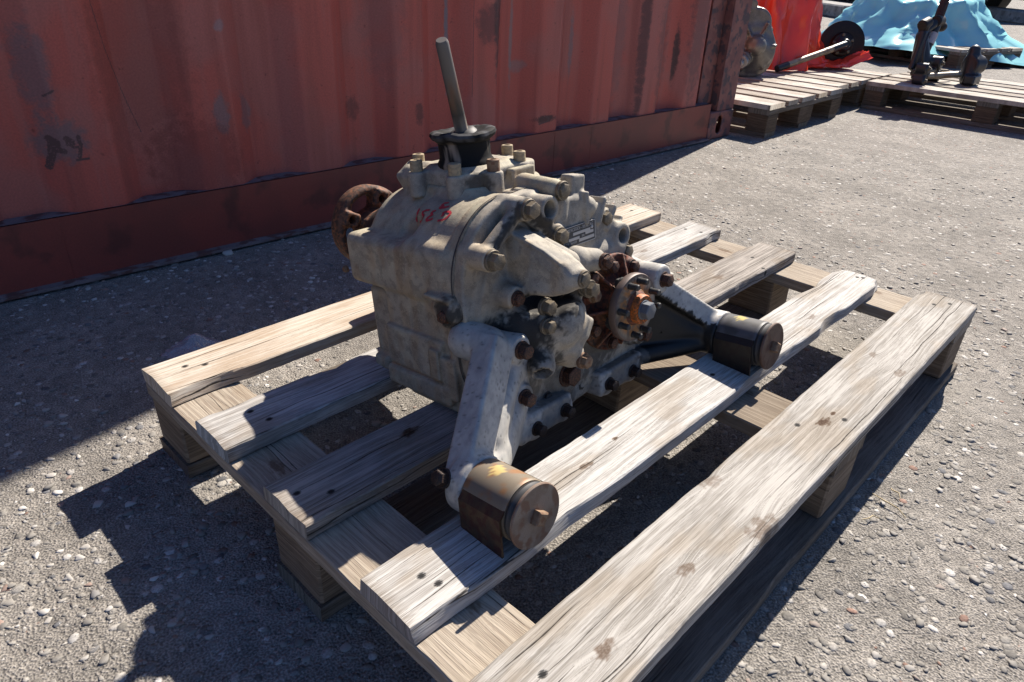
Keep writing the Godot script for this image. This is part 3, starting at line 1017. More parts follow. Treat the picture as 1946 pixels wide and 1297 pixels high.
func bolt_mesh(r: float, h: float, washer := 1.25) -> ArrayMesh:
	var m := MB.new()
	m.lathe(Transform3D.IDENTITY, [Vector2(r * washer, -0.003), Vector2(r * washer, 0.0012), Vector2(r * washer - 0.0006, 0.0018), Vector2(0, 0.0018)], 20)
	m.prism(Transform3D.IDENTITY, 6, r, 0.0018, h, r * 0.07)
	m.lathe(Transform3D.IDENTITY, [Vector2(r * 0.82, h - 0.0002), Vector2(r * 0.72, h + 0.0004), Vector2(0, h + 0.0004)], 16)
	return m.mesh()

func socket_mesh(r: float, h: float) -> ArrayMesh:
	var m := MB.new()
	m.lathe(Transform3D.IDENTITY, [Vector2(r, -0.004), Vector2(r, h - 0.001), Vector2(r - 0.001, h), Vector2(r * 0.55, h), Vector2(r * 0.52, h - 0.001), Vector2(r * 0.52, h - 0.006), Vector2(0, h - 0.006)], 20)
	return m.mesh()

func gearbox() -> void:
	grease.seed = 77; grease.frequency = 1.0; grease.fractal_octaves = 2
	var G := thing("gearbox", "dusty grey cast metal gearbox with an upright gear lever, standing on the nearest wooden pallet", "gearbox", Vector3(0.2565, 0.144, 0.2114))
	G.rotation.x = -deg_to_rad(8.0)
	var X := Vector3.RIGHT
	var Y := Vector3.UP
	var Z := Vector3.BACK

	# rear housing: a barrel-topped box
	var q := Solid.new()
	q.ext(Vector3(0.168, 0.125, 0.056), Vector3(0.150, 0.122, 0.062), 0.088, 0.008, 0.006)
	q.ext(Vector3(0.165, 0.156, 0.150), Vector3(0.165, 0.094, 0.056), 0.092, 0.004, 0.004)
	q.box(Vector3(0.165, 0.070, 0.127), Vector3(0.164, 0.090, 0.078), 0.007, 0.004)
	q.box(Vector3(0.165, 0.060, 0.024), Vector3(0.154, 0.060, 0.026), 0.007, 0.003)
	q.box(Vector3(0.165, 0.049, 0.112), Vector3(0.1715, 0.030, 0.062), 0.005, 0.003)       # second ledge
	q.box(Vector3(0.165, 0.004, 0.118), Vector3(0.177, 0.014, 0.068), 0.005, 0.003)        # first ledge, low
	q.box(Vector3(0.165, -0.012, 0.146), Vector3(0.166, 0.011, 0.062), 0.006, 0.004)
	q.box(Vector3(0.054, 0.163, 0.064), Vector3(0.060, 0.036, 0.086), 0.012, 0.005)       # shoulder towards the back
	q.box(Vector3(0.045, 0.172, 0.150), Vector3(0.053, 0.036, 0.050), 0.016, 0.014)
	q.box(Vector3(0.014, 0.217, 0.090), Vector3(0.022, 0.016, 0.022), 0.006, 0.008, 1)    # hollow above the shoulder
	q.box(Vector3(0.004, 0.064, 0.0475), Vector3(0.016, 0.046, 0.0035), 0.001, 0.002, 1)   # slot beside the back corner
	q.box(Vector3(0.018, 0.004, 0.014), Vector3(0.016, 0.012, 0.018), 0.008, 0.004)       # foot
	q.box(Vector3(-0.003, 0.030, 0.184), Vector3(0.006, 0.030, 0.014), 0.001, 0.002)       # raised pads
	q.box(Vector3(-0.008, 0.046, 0.160), Vector3(0.004, 0.022, 0.010), 0.001, 0.002)
	q.cyl(Vector3(0.002, 0.130, 0.196), X, 0.022, 0.016, 0.003, 0.006)                    # switch boss
	q.cyl(Vector3(-0.004, 0.128, 0.190), Vector3(-0.3, 0.1, 1), 0.012, 0.028, 0.003, 0.004)
	q.box(Vector3(0.000, 0.146, 0.186), Vector3(0.018, 0.003, 0.024), 0.0015, 0.004)
	q.ext(Vector3(0.165, 0.112, 0.197), Vector3(0.170, 0.144, 0.010), 0.098, 0.004, 0.004) # flange of the joint
	var slope := Basis(Z, -0.709)
	q.box(Vector3(0.3425, 0.276, 0.10), Vector3(0.2, 0.1, 0.4), 0.01, 0.012, 1, slope)       # the right shoulder falls away
	# cooling ribs over the front edge: grooves between them
	for i in 4:
		q.box(Vector3(0.100 + i * 0.021, 0.256, 0.197), Vector3(0.0042, 0.015, 0.021), 0.003, 0.005, 1, Basis(X, 0.3))
	q.box(Vector3(0.172, 0.262, 0.160), Vector3(0.022, 0.012, 0.007), 0.003, 0.008)
	q.cone(Vector3(0.152, 0.257, 0.185), Vector3(0.150, 0.254, 0.240), 0.0135, 0.0135, 0.008)  # bolt barrel on top
	# the rear output housing, behind
	q.cone(Vector3(0.225, 0.105, 0.02), Vector3(0.225, 0.105, -0.09), 0.072, 0.055, 0.015)
	q.cyl(Vector3(0.225, 0.105, -0.105), Z, 0.062, 0.035, 0.006, 0.010)
	# raised bed under the top cover
	q.ext(Vector3(0.150, 0.246, 0.085), Vector3(0.072, 0.072, 0.012), 0.018, 0.005, 0.014, 0, Basis(X, -PI / 2))
	var spots := [[Vector3(-0.012, 0.128, 0.202), 0.026, 0.9], [Vector3(0.02, 0.10, 0.215), 0.03, 0.8], [Vector3(0.10, 0.245, 0.205), 0.02, 0.5]]
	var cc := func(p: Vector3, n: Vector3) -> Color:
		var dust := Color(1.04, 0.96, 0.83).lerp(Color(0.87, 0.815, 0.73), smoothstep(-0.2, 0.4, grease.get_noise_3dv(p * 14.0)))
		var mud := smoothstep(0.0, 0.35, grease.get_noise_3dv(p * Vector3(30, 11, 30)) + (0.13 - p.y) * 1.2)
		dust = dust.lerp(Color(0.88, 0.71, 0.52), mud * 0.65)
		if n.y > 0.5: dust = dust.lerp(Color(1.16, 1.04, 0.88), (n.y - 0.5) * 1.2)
		var w := dirt(p, spots)
		w = maxf(w, dirt_line(p, Vector3(0.02, 0.205, 0.212), Vector3(0.085, 0.247, 0.212), 0.012) * 0.85)
		return dust.lerp(Color(0.06, 0.055, 0.05), w)
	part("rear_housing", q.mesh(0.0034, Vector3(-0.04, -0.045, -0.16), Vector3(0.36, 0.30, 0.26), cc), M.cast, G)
	var body := q

	# hand-painted red digits on the barrel: strokes laid on the metal
	var strokes := [
		[[0.1468, 0.0142], [0.1485, 0.0167], [0.1457, 0.0199], [0.1487, 0.0229], [0.1553, 0.0234], [0.1593, 0.0208], [0.1585, 0.0163], [0.1575, 0.0122], [0.1535, 0.0090], [0.1457, 0.0070]],
		[[0.1300, 0.0213], [0.1260, 0.0194], [0.1257, 0.0158], [0.1299, 0.0141], [0.1260, 0.0105], [0.1244, 0.0062], [0.1267, 0.0038], [0.1328, 0.0069], [0.1348, 0.0090]],
		[[0.1184, 0.0207], [0.1119, 0.0189], [0.1082, 0.0157], [0.1092, 0.0127], [0.1141, 0.0110], [0.1141, 0.0070], [0.1100, 0.0050], [0.1040, 0.0033]],
		[[0.0911, 0.0079], [0.0874, 0.0101], [0.0874, 0.0143], [0.0909, 0.0180], [0.0951, 0.0199], [0.0990, 0.0172], [0.0987, 0.0135], [0.0961, 0.0095], [0.0926, 0.0067], [0.0893, 0.0085]],
		[[0.1382, 0.0384], [0.1321, 0.0363], [0.1309, 0.0323], [0.1361, 0.0307], [0.1312, 0.0278], [0.1341, 0.0262], [0.1403, 0.0290], [0.1455, 0.0323]]]
	var paint := MB.new()
	var vdir := Vector3(0.7071, 0.7071, 0.0)
	var ndir := Vector3(-0.7071, 0.7071, 0.0)
	var base := Vector3(0.025, 0.225, 0.0)
	for s in strokes:
		var fine := []
		for i in s.size() - 1:
			var a := Vector2(s[i][0], s[i][1])
			var b := Vector2(s[i + 1][0], s[i + 1][1])
			for w in 4: fine.append(a.lerp(b, w / 4.0))
		fine.append(Vector2(s[-1][0], s[-1][1]))
		var prev := []
		for i in fine.size():
			var d: Vector2 = (fine[mini(i + 1, fine.size() - 1)] - fine[maxi(i - 1, 0)]).normalized()
			var o := Vector2(-d.y, d.x) * 0.0017
			var row := []
			for e in [-1.0, 0.0, 1.0]:
				var c: Vector2 = fine[i] + o * e
				var p := base + Z * c.x + vdir * c.y + ndir * 0.06
				row.append(body.hit(p, -ndir) + ndir * 0.0006)
			if i > 0:
				for e in 2: paint.flat([prev[e], prev[e + 1], row[e + 1], row[e]], ndir)
			prev = row
	part("painted_digits", paint.mesh(), M.red_paint, G)

	# front cover
	q = Solid.new()
	q.cyl(Vector3(0.155, 0.095, 0.222), Z, 0.148, 0.028, 0.006, 0.004)
	q.ext(Vector3(0.165, 0.112, 0.214), Vector3(0.169, 0.143, 0.009), 0.100, 0.003, 0.008)
	q.ext(Vector3(0.165, 0.020, 0.226), Vector3(0.140, 0.070, 0.024), 0.035, 0.006, 0.012)
	q.cyl(Vector3(0.235, 0.085, 0.236), Z, 0.078, 0.022, 0.008, 0.012)
	q.box(Vector3(0.3425, 0.276, 0.10), Vector3(0.2, 0.1, 0.4), 0.01, 0.025, 1, slope)
	# machined hollow left of the plate
	q.box(Vector3(0.0625, 0.165, 0.262), Vector3(0.058, 0.075, 0.030), 0.004, 0.004, 1, Basis(Z, -0.72))
	# ridges between the bolts
	q.cone(Vector3(0.018, 0.195, 0.236), Vector3(0.086, 0.243, 0.238), 0.010, 0.010, 0.006)
	q.cone(Vector3(0.086, 0.243, 0.238), Vector3(0.138, 0.198, 0.246), 0.009, 0.010, 0.006)
	for b in [[0.019, 0.197, 0.254], [0.087, 0.243, 0.252], [0.137, 0.199, 0.255], [0.243, 0.198, 0.245], [0.284, 0.142, 0.250], [0.300, 0.10, 0.245], [0.050, 0.142, 0.260]]:
		q.cyl(Vector3(b[0], b[1], b[2] - 0.024), Z, 0.0145, 0.024, 0.002, 0.005)
	q.cone(Vector3(0.222, 0.214, 0.19), Vector3(0.205, 0.222, 0.247), 0.014, 0.013, 0.008)
	# open tubes
	for b in [[0.123, 0.236, 0.256, 0.017, 0.0105], [0.272, 0.168, 0.258, 0.018, 0.0095]]:
		q.cyl(Vector3(b[0], b[1], b[2] - 0.03), Z, b[3], 0.030, 0.003, 0.008)
	for b in [[0.123, 0.236, 0.256, 0.017, 0.0105], [0.272, 0.168, 0.258, 0.018, 0.0095]]:
		q.cyl(Vector3(b[0], b[1], b[2]), Z, b[4], 0.026, 0.001, 0.003, 1)
	# fins along the top edge
	q.box(Vector3(0.190, 0.236, 0.234), Vector3(0.013, 0.030, 0.011), 0.003, 0.006, 0, Basis(Z, -0.12))
	q.box(Vector3(0.158, 0.236, 0.236), Vector3(0.0035, 0.022, 0.014), 0.002, 0.006, 0, Basis(Z, -0.15))
	q.box(Vector3(0.197, 0.222, 0.248), Vector3(0.0035, 0.022, 0.008), 0.002, 0.005)
	q.box(Vector3(0.231, 0.212, 0.240), Vector3(0.0035, 0.018, 0.014), 0.002, 0.006, 0, Basis(Z, -0.45))
	q.box(Vector3(0.252, 0.198, 0.240), Vector3(0.0035, 0.018, 0.014), 0.002, 0.006, 0, Basis(Z, -0.6))
	q.box(Vector3(0.275, 0.178, 0.232), Vector3(0.0035, 0.018, 0.014), 0.002, 0.006, 0, Basis(Z, -0.75))
	# hood over the selector shaft, left: a flat-sided fin with a rounder lobe behind it
	var side_on := Basis(Z, Y, -X)           # outline given as (z, y)
	q.poly(Vector3(0.080, 0, 0), side_on, PackedVector2Array([Vector2(0.215, 0.222), Vector2(0.240, 0.219), Vector2(0.296, 0.2025), Vector2(0.326, 0.190), Vector2(0.338, 0.180), Vector2(0.338, 0.165), Vector2(0.325, 0.155), Vector2(0.300, 0.146), Vector2(0.268, 0.141), Vector2(0.215, 0.140)]), 0.0165, 0.009, 0.003)
	q.poly(Vector3(0.066, 0, 0), side_on, PackedVector2Array([Vector2(0.215, 0.2235), Vector2(0.240, 0.2205), Vector2(0.296, 0.204), Vector2(0.322, 0.192), Vector2(0.322, 0.186), Vector2(0.296, 0.198), Vector2(0.240, 0.2145), Vector2(0.215, 0.2175)]), 0.0030, 0.0012, 0.003)
	q.cone(Vector3(0.104, 0.192, 0.230), Vector3(0.101, 0.181, 0.300), 0.0200, 0.0150, 0.004)
	q.ell(Vector3(0.058, 0.168, 0.292), Vector3(0.0065, 0.014, 0.034), 0.006, 1, Basis(X, 0.35))
	q.cyl(Vector3(0.081, 0.173, 0.332), Z, 0.0115, 0.008, 0.002, 0.004)
	q.cone(Vector3(0.060, 0.140, 0.225), Vector3(0.082, 0.125, 0.262), 0.020, 0.0145, 0.012)
	q.cone(Vector3(0.128, 0.145, 0.235), Vector3(0.145, 0.134, 0.284), 0.020, 0.0125, 0.008)
	# bent pipe to the right of the hood
	q.cone(Vector3(0.136, 0.150, 0.246), Vector3(0.158, 0.164, 0.264), 0.017, 0.0165, 0.006)
	q.cone(Vector3(0.158, 0.164, 0.264), Vector3(0.190, 0.156, 0.270), 0.0165, 0.0155, 0.006)
	q.cone(Vector3(0.160, 0.156, 0.262), Vector3(0.148, 0.122, 0.266), 0.015, 0.014, 0.010)
	# the bulging lower cover with its outlet
	q.cone(Vector3(0.080, 0.092, 0.240), Vector3(0.112, 0.096, 0.278), 0.042, 0.030, 0.010)
	q.box(Vector3(0.118, 0.092, 0.276), Vector3(0.026, 0.028, 0.020), 0.010, 0.012, 0, Basis(Z, -0.35) * Basis(Y, 0.35))
	q.box(Vector3(0.138, 0.082, 0.288), Vector3(0.011, 0.015, 0.012), 0.005, 0.008, 0, Basis(Z, -0.5) * Basis(Y, 0.3))
	q.cone(Vector3(0.092, 0.076, 0.255), Vector3(0.130, 0.042, 0.274), 0.034, 0.019, 0.010)
	q.box(Vector3(0.124, 0.060, 0.284), Vector3(0.010, 0.012, 0.012), 0.004, 0.008, 0, Basis(Z, -0.6))
	q.cone(Vector3(0.086, 0.074, 0.255), Vector3(0.066, 0.050, 0.280), 0.0195, 0.0185, 0.005)
	q.cyl(Vector3(0.060, 0.043, 0.288), Vector3(-0.02, -0.024, 0.026), 0.012, 0.016, 0.001, 0.002, 1)
	q.ell(Vector3(0.095, 0.128, 0.268), Vector3(0.050, 0.010, 0.028), 0.010, 1)              # dark gap under the hood
	q.cone(Vector3(0.058, 0.085, 0.248), Vector3(0.070, 0.062, 0.268), 0.008, 0.006, 0.006)
	# plug boss and feet
	q.cyl(Vector3(0.141, 0.002, 0.244), Z, 0.028, 0.014, 0.003, 0.010)
	q.cyl(Vector3(0.141, -0.035, 0.228), Z, 0.020, 0.020, 0.003, 0.015)
	q.box(Vector3(0.24, -0.015, 0.235), Vector3(0.07, 0.02, 0.02), 0.006, 0.012)
	spots = [[Vector3(0.104, 0.124, 0.266), 0.048, 1.0], [Vector3(0.050, 0.085, 0.258), 0.046, 0.97], [Vector3(0.085, 0.060, 0.262), 0.034, 0.85], [Vector3(0.112, 0.118, 0.285), 0.022, 0.95], [Vector3(0.13, -0.02, 0.255), 0.05, 0.55], [Vector3(0.19, 0.10, 0.26), 0.045, 0.85], [Vector3(0.205, 0.03, 0.262), 0.06, 0.7], [Vector3(0.06, 0.0, 0.25), 0.04, 0.6]]
	var cf := func(p: Vector3, n: Vector3) -> Color:
		var c := Color(0.96, 0.95, 0.92).lerp(Color(0.77, 0.78, 0.79), smoothstep(-0.3, 0.3, grease.get_noise_3dv(p * 22.0)))
		# dust lies on the left hood and the upper edge; sky-grey metal elsewhere
		var tan := smoothstep(-0.1, 0.3, grease.get_noise_3dv(p * 17.0 + Vector3(5, 5, 5)) + (0.09 - p.x) * 4.0)
		c = c.lerp(Color(0.98, 0.82, 0.62), tan * 0.5)
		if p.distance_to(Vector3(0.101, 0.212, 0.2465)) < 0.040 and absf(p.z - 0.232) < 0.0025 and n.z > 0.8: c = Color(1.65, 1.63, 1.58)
		var w := dirt(p, spots)
		w = maxf(w, dirt_line(p, Vector3(0.018, 0.199, 0.25), Vector3(0.086, 0.250, 0.25), 0.010) * 0.9)
		w = maxf(w, dirt_line(p, Vector3(0.090, 0.240, 0.25), Vector3(0.134, 0.200, 0.255), 0.012) * 0.95)
		return c.lerp(Color(0.05, 0.047, 0.045), w)
	part("front_cover", q.mesh(0.0028, Vector3(-0.02, -0.07, 0.18), Vector3(0.35, 0.28, 0.36), cf), M.cast, G)

	# the gasket that shows as a dark line round the joint
	var gk := MB.new()
	var last := Vector2.ZERO
	for i in 97:
		var t := TAU * i / 96.0
		var c := Vector2(cos(t), sin(t))
		var s := Vector2(signf(c.x) * (0.1710 - 0.098), signf(c.y) * (0.1450 - 0.098)) + c * 0.098 + Vector2(0.165, 0.112)
		if i > 0 and (s - Vector2(0.2775, 0.200)).dot(Vector2(0.651, 0.759)) < -0.004:
			gk.flat([Vector3(last.x, last.y, 0.2046), Vector3(s.x, s.y, 0.2046), Vector3(s.x, s.y, 0.2068), Vector3(last.x, last.y, 0.2068)], Vector3(c.x, c.y, 0))
		last = s
	part("gasket", gk.mesh(), M.rubber, G)

	# bolts: [x, y, z, head radius, height, material]
	var heads := {}
	for b in [[0.019, 0.197, 0.256, 0.0105, 0.012, "bolt"], [0.087, 0.243, 0.254, 0.0105, 0.010, "bolt"], [0.137, 0.199, 0.257, 0.0098, 0.009, "bolt"], [0.243, 0.198, 0.247, 0.0095, 0.008, "bolt"], [0.284, 0.142, 0.252, 0.0095, 0.009, "bolt"], [0.300, 0.100, 0.247, 0.0095, 0.009, "bolt"],
		[0.050, 0.142, 0.262, 0.0080, 0.006, "bolt_rust"], [0.083, 0.1245, 0.277, 0.0095, 0.012, "bolt"], [0.076, 0.102, 0.284, 0.0085, 0.010, "bolt"], [0.081, 0.173, 0.341, 0.0085, 0.004, "bolt"], [0.146, 0.1335, 0.297, 0.0095, 0.010, "bolt"], [0.205, 0.222, 0.249, 0.0100, 0.006, "bolt"], [0.150, 0.254, 0.254, 0.0098, 0.005, "bolt"],
		[0.133, 0.036, 0.294, 0.0090, 0.010, "bolt_tan"], [0.192, 0.156, 0.287, 0.0090, 0.008, "bolt_rust"], [0.141, 0.002, 0.259, 0.0145, 0.014, "bolt_rust"], [0.103, -0.020, 0.252, 0.0075, 0.006, "bolt_black"], [0.175, -0.030, 0.250, 0.0075, 0.006, "bolt_black"], [0.183, 0.132, 0.268, 0.0085, 0.010, "bolt_rust"]]:
		var key := "%.4f %.4f" % [b[3], b[4]]
		if not heads.has(key): heads[key] = bolt_mesh(b[3], b[4])
		part("bolt", heads[key], M[b[5]], G, along(Vector3(b[0], b[1], b[2]), Z, b[0] * 40.0))
	part("bolt", bolt_mesh(0.008, 0.010), M.bolt_rust, G, along(Vector3(-0.0145, 0.126, 0.200), Vector3(-1, 0.1, 0.2)))
	part("screw", bolt_mesh(0.004, 0.003), M.bolt_tan, G, along(Vector3(-0.0105, 0.146, -0.022), -X))

	# maker's plate
	var pl := MB.new()
	pl.box(Transform3D.IDENTITY, Vector3(0.066, 0.028, 0.0016), 0.0006)
	var np := part("maker_plate", pl.mesh(), M.plate, G, Transform3D(Basis.IDENTITY, Vector3(0.1825, 0.1905, 0.2515)))
	pl = MB.new()
	for e in [[0, 0.0132, 0.0645, 0.0008], [0, -0.0132, 0.0645, 0.0008]]: pl.box(Transform3D(Basis.IDENTITY, Vector3(e[0], e[1], 0.0010)), Vector3(e[2], e[3], 0.0005), 0.0)
	for e in [[-0.0322, 0, 0.0008, 0.0256], [0.0322, 0, 0.0008, 0.0256]]: pl.box(Transform3D(Basis.IDENTITY, Vector3(e[0], e[1], 0.0010)), Vector3(e[2], e[3], 0.0005), 0.0)
	for e in [[0.004, 0.0025, 0.036, 0.0038], [-0.012, -0.0040, 0.022, 0.0038], [0.020, -0.0010, 0.017, 0.0038], [0.014, -0.0080, 0.032, 0.0042]]: pl.box(Transform3D(Basis.IDENTITY, Vector3(e[0], e[1], 0.0010)), Vector3(e[2], e[3], 0.0005), 0.0)
	part("blank_field", pl.mesh(), M.plate_bare, np)
	var fnt := SystemFont.new(); fnt.font_names = PackedStringArray(["Droid Sans"])
	for w in [["MERCEDES - BENZ AG", 0.0005, 0.0088, 0.054], ["T.Nr.Bestell", -0.0185, -0.0085, 0.022], ["Nr.", -0.0255, -0.0040, 0.004], ["BM", 0.0065, -0.0030, 0.005]]:
		var tm := TextMesh.new()
		tm.text = w[0]; tm.font = fnt; tm.font_size = 32; tm.depth = 0.02; tm.pixel_size = 0.01
		var wide: float = tm.get_aabb().size.x
		var k: float = w[3] / wide
		tm.pixel_size = 0.01 * k; tm.depth = 0.0005
		part("lettering", tm, M.plate_bare, np, Transform3D(Basis.IDENTITY, Vector3(w[1], w[2], 0.0011)))
	for x in [-0.0255, 0.0255]:
		var rv := MB.new()
		rv.lathe(Transform3D.IDENTITY, [Vector2(0.0024, 0), Vector2(0.0020, 0.0010), Vector2(0.001, 0.0014), Vector2(0, 0.0014)], 14)
		part("rivet", rv.mesh(), M.plate_bare, np, along(Vector3(x, 0.0035 if x < 0 else 0.0045, 0.0008), Z))

	# top cover, rubber boot and lever
	q = Solid.new()
	q.ext(Vector3(0.150, 0.266, 0.085), Vector3(0.068, 0.070, 0.011), 0.020, 0.004, 0.010, 0, Basis(X, -PI / 2))
	q.ext(Vector3(0.140, 0.272, 0.095), Vector3(0.050, 0.052, 0.010), 0.030, 0.004, 0.010, 0, Basis(X, -PI / 2))
	var tb := [[0.078, 0.134], [0.122, 0.160], [0.186, 0.146], [0.222, 0.087], [0.205, 0.045], [0.110, 0.020], [0.074, 0.060]]
	for b in tb: q.cyl(Vector3(b[0], 0.259, b[1]), Y, 0.0125, 0.017, 0.002, 0.006)
	q.box(Vector3(0.095, 0.262, 0.028), Vector3(0.018, 0.016, 0.020), 0.006, 0.012, 0, Basis(Z, 0.5))
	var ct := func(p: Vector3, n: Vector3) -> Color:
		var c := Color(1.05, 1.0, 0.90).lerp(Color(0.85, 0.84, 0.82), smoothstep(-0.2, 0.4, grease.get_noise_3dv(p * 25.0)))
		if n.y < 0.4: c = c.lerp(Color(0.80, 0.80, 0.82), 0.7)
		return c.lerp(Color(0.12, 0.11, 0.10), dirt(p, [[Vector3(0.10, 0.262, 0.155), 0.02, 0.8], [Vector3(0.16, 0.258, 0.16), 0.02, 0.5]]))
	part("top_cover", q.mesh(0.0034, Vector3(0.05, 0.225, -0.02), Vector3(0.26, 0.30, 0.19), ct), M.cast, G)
	var sm := socket_mesh(0.0086, 0.0135)
	for i in tb.size():
		part("socket_bolt", sm, M.bolt_tan if i == 1 else M.bolt_cast, G, along(Vector3(tb[i][0], 0.278, tb[i][1]), Y))
	var boot := MB.new()
	boot.use_color = true
	var bc := func(p: Vector3) -> Color:
		var a := atan2(p.z, p.x)
		var dusty := smoothstep(0.15, 0.5, grease.get_noise_3dv(p * 90.0) + (0.35 if absf(a - 3.0) < 0.5 else -0.45)) if p.y < 0.031 else 0.0
		var c := Color(0.014, 0.014, 0.015).lerp(Color(0.24, 0.20, 0.16), dusty * 0.85)
		if p.y > 0.034: c = c.lerp(Color(0.075, 0.075, 0.08), smoothstep(-0.3, 0.4, grease.get_noise_3dv(p * 50.0)) * 0.8)
		return c
	boot.lathe(Transform3D.IDENTITY, [Vector2(0.037, -0.004), Vector2(0.0385, 0.000), Vector2(0.0385, 0.004), Vector2(0.036, 0.008), Vector2(0.0345, 0.012), Vector2(0.0350, 0.027), Vector2(0.0356, 0.031), Vector2(0.040, 0.0335), Vector2(0.0435, 0.036), Vector2(0.0450, 0.0395), Vector2(0.0440, 0.043), Vector2(0.040, 0.045), Vector2(0.034, 0.0445), Vector2(0.030, 0.043), Vector2(0.020, 0.041), Vector2(0.014, 0.040), Vector2(0.012, 0.042), Vector2(0.009, 0.042)], 72, bc)
	for i in boot.v.size():
		var p := boot.v[i]
		if p.y > 0.033:   # the torn, sagging lip
			var a := atan2(p.z, p.x)
			var r := Vector2(p.x, p.z).length()
			p.y += 0.0012 * sin(a * 2.0 + 0.6) * smoothstep(0.02, 0.044, r) + grease.get_noise_2d(a * 3.0, 1.0) * 0.001
			if absf(a - 2.75) < 0.55: p.y += 0.003 * smoothstep(0.02, 0.044, r) * (1.0 - absf(a - 2.75) / 0.55)
		boot.v[i] = p
	var bt := part("rubber_boot", boot.mesh(), M.rubber_v, G, Transform3D(Basis(Z, 0.03), Vector3(0.125, 0.281, 0.104)))
	var inner := MB.new()
	inner.lathe(Transform3D.IDENTITY, [Vector2(0.019, 0.0), Vector2(0.020, 0.004), Vector2(0.0165, 0.009), Vector2(0.0105, 0.011), Vector2(0.0, 0.011)], 28)
	part("lever_collar", inner.mesh(), M.rubber, G, along(Vector3(0.1245, 0.317, 0.104), Vector3(-0.22, 1, -0.05)))
	var lev := MB.new()
	lev.use_color = true
	var la := Vector3(0.1245, 0.312, 0.104)
	var lb := Vector3(0.0710, 0.4370, 0.1400)
	var lx := along(la, lb - la)
	var hl := la.distance_to(lb)
	var lc := func(p: Vector3) -> Color:
		var t: float = p.y / hl + grease.get_noise_3dv(p * 60.0) * 0.12
		var c := Color(0.115, 0.105, 0.097)
		if t < 0.60: c = c.lerp(Color(0.13, 0.075, 0.05), smoothstep(0.60, 0.52, t))
		if t < 0.42: c = c.lerp(Color(0.05, 0.045, 0.04), smoothstep(0.42, 0.36, t))
		if t < 0.26: c = c.lerp(Color(0.30, 0.25, 0.20), smoothstep(0.26, 0.2, t))
		return c
	lev.lathe(Transform3D.IDENTITY, [Vector2(0.0090, 0), Vector2(0.0088, hl * 0.15), Vector2(0.0087, hl * 0.3), Vector2(0.0086, hl * 0.42), Vector2(0.0084, hl * 0.55), Vector2(0.0083, hl * 0.7), Vector2(0.0082, hl * 0.85), Vector2(0.0081, hl - 0.004), Vector2(0.0066, hl), Vector2(0.0, hl)], 28, lc)
	part("gear_lever", lev.mesh(), M.steel_v, G, lx)

	# rusty input flange at the back, three openings
	q = Solid.new()
	var fc := Vector3(0.066, 0.188, -0.062)
	q.cyl(fc, Z, 0.060, 0.013, 0.006, 0.004)
	q.cyl(fc + Z * 0.02, Z, 0.026, 0.03, 0.004, 0.008)
	for a in 4:
		var t := a * PI / 2 + 0.35
		for k in 3:
			var t2 := t + (k - 1) * 0.26
			q.cone(fc + Vector3(cos(t2), sin(t2), 0) * 0.036 - Z * 0.03, fc + Vector3(cos(t2), sin(t2), 0) * 0.036 + Z * 0.03, 0.0125, 0.0125, 0.004, 1)
	for a in 4:
		var t := a * PI / 2 + 0.35 + PI / 4
		var e := Vector3(cos(t), sin(t), 0)
		q.box(fc + e * 0.042 + Z * 0.006, Vector3(0.013, 0.011, 0.013), 0.003, 0.004, 0, Basis(Z, t))
	for a in 4:
		var t := a * PI / 2 + 0.35 + PI / 4
		q.cyl(fc + Vector3(cos(t), sin(t), 0) * 0.042, Z, 0.0058, 0.05, 0.001, 0.002, 1)
	part("input_flange", q.mesh(0.0032, fc - Vector3(0.07, 0.07, 0.05), fc + Vector3(0.07, 0.07, 0.06)), M.rust, G)
	var ih := MB.new()
	ih.lathe(along(Vector3(0.085, 0.160, -0.036), Z), [Vector2(0.0, 0.0), Vector2(0.052, 0.0), Vector2(0.060, 0.006), Vector2(0.066, 0.02), Vector2(0.068, 0.036)], 36)
	part("input_seal_housing", ih.mesh(), M.rust_brown, G)

	# rusty output housing and drive flange
	var oc := Vector3(0.238, 0.080, 0.0)
	q = Solid.new()
	q.cyl(oc + Z * 0.258, Z, 0.070, 0.006, 0.003, 0.004)
	q.cone(oc + Z * 0.250, oc + Z * 0.286, 0.040, 0.031, 0.010)
	q.cyl(oc + Z * 0.270, Z, 0.032, 0.022, 0.004, 0.006)
	for a in 7:
		var t := a * TAU / 7 + 0.42
		var e := Vector3(cos(t), sin(t), 0)
		q.box(oc + e * 0.046 + Z * 0.268, Vector3(0.022, 0.0022, 0.012), 0.001, 0.005, 0, Basis(Z, t) * Basis(Y, 0.42))
		var t2 := t + PI / 7
		q.cyl(oc + Vector3(cos(t2), sin(t2), 0) * 0.058 + Z * 0.262, Z, 0.0115, 0.008, 0.002, 0.005)
	var co := func(p: Vector3, n: Vector3) -> Color:
		var c := Color(1.15, 0.70, 0.58).lerp(Color(1.9, 0.95, 0.60), smoothstep(0.0, 0.4, grease.get_noise_3dv(p * 28.0)))
		return c.lerp(Color(0.10, 0.08, 0.075), dirt(p, [[oc + Vector3(-0.05, 0.02, 0.262), 0.028, 0.6], [oc + Vector3(-0.02, -0.06, 0.262), 0.022, 0.5], [oc + Vector3(0.05, 0.02, 0.262), 0.02, 0.5]]))
	part("output_housing", q.mesh(0.0026, oc + Vector3(-0.08, -0.08, 0.235), oc + Vector3(0.08, 0.08, 0.31), co), M.rust_v, G)
	var hb := bolt_mesh(0.0085, 0.009)
	for a in 7:
		var t2 := a * TAU / 7 + 0.42 + PI / 7
		part("bolt", hb, M.bolt_rust if a != 2 else M.bolt_tan, G, along(oc + Vector3(cos(t2), sin(t2), 0) * 0.058 + Z * 0.270, Z, a))
	var fz := 0.300
	var df := MB.new()
	df.use_color = true
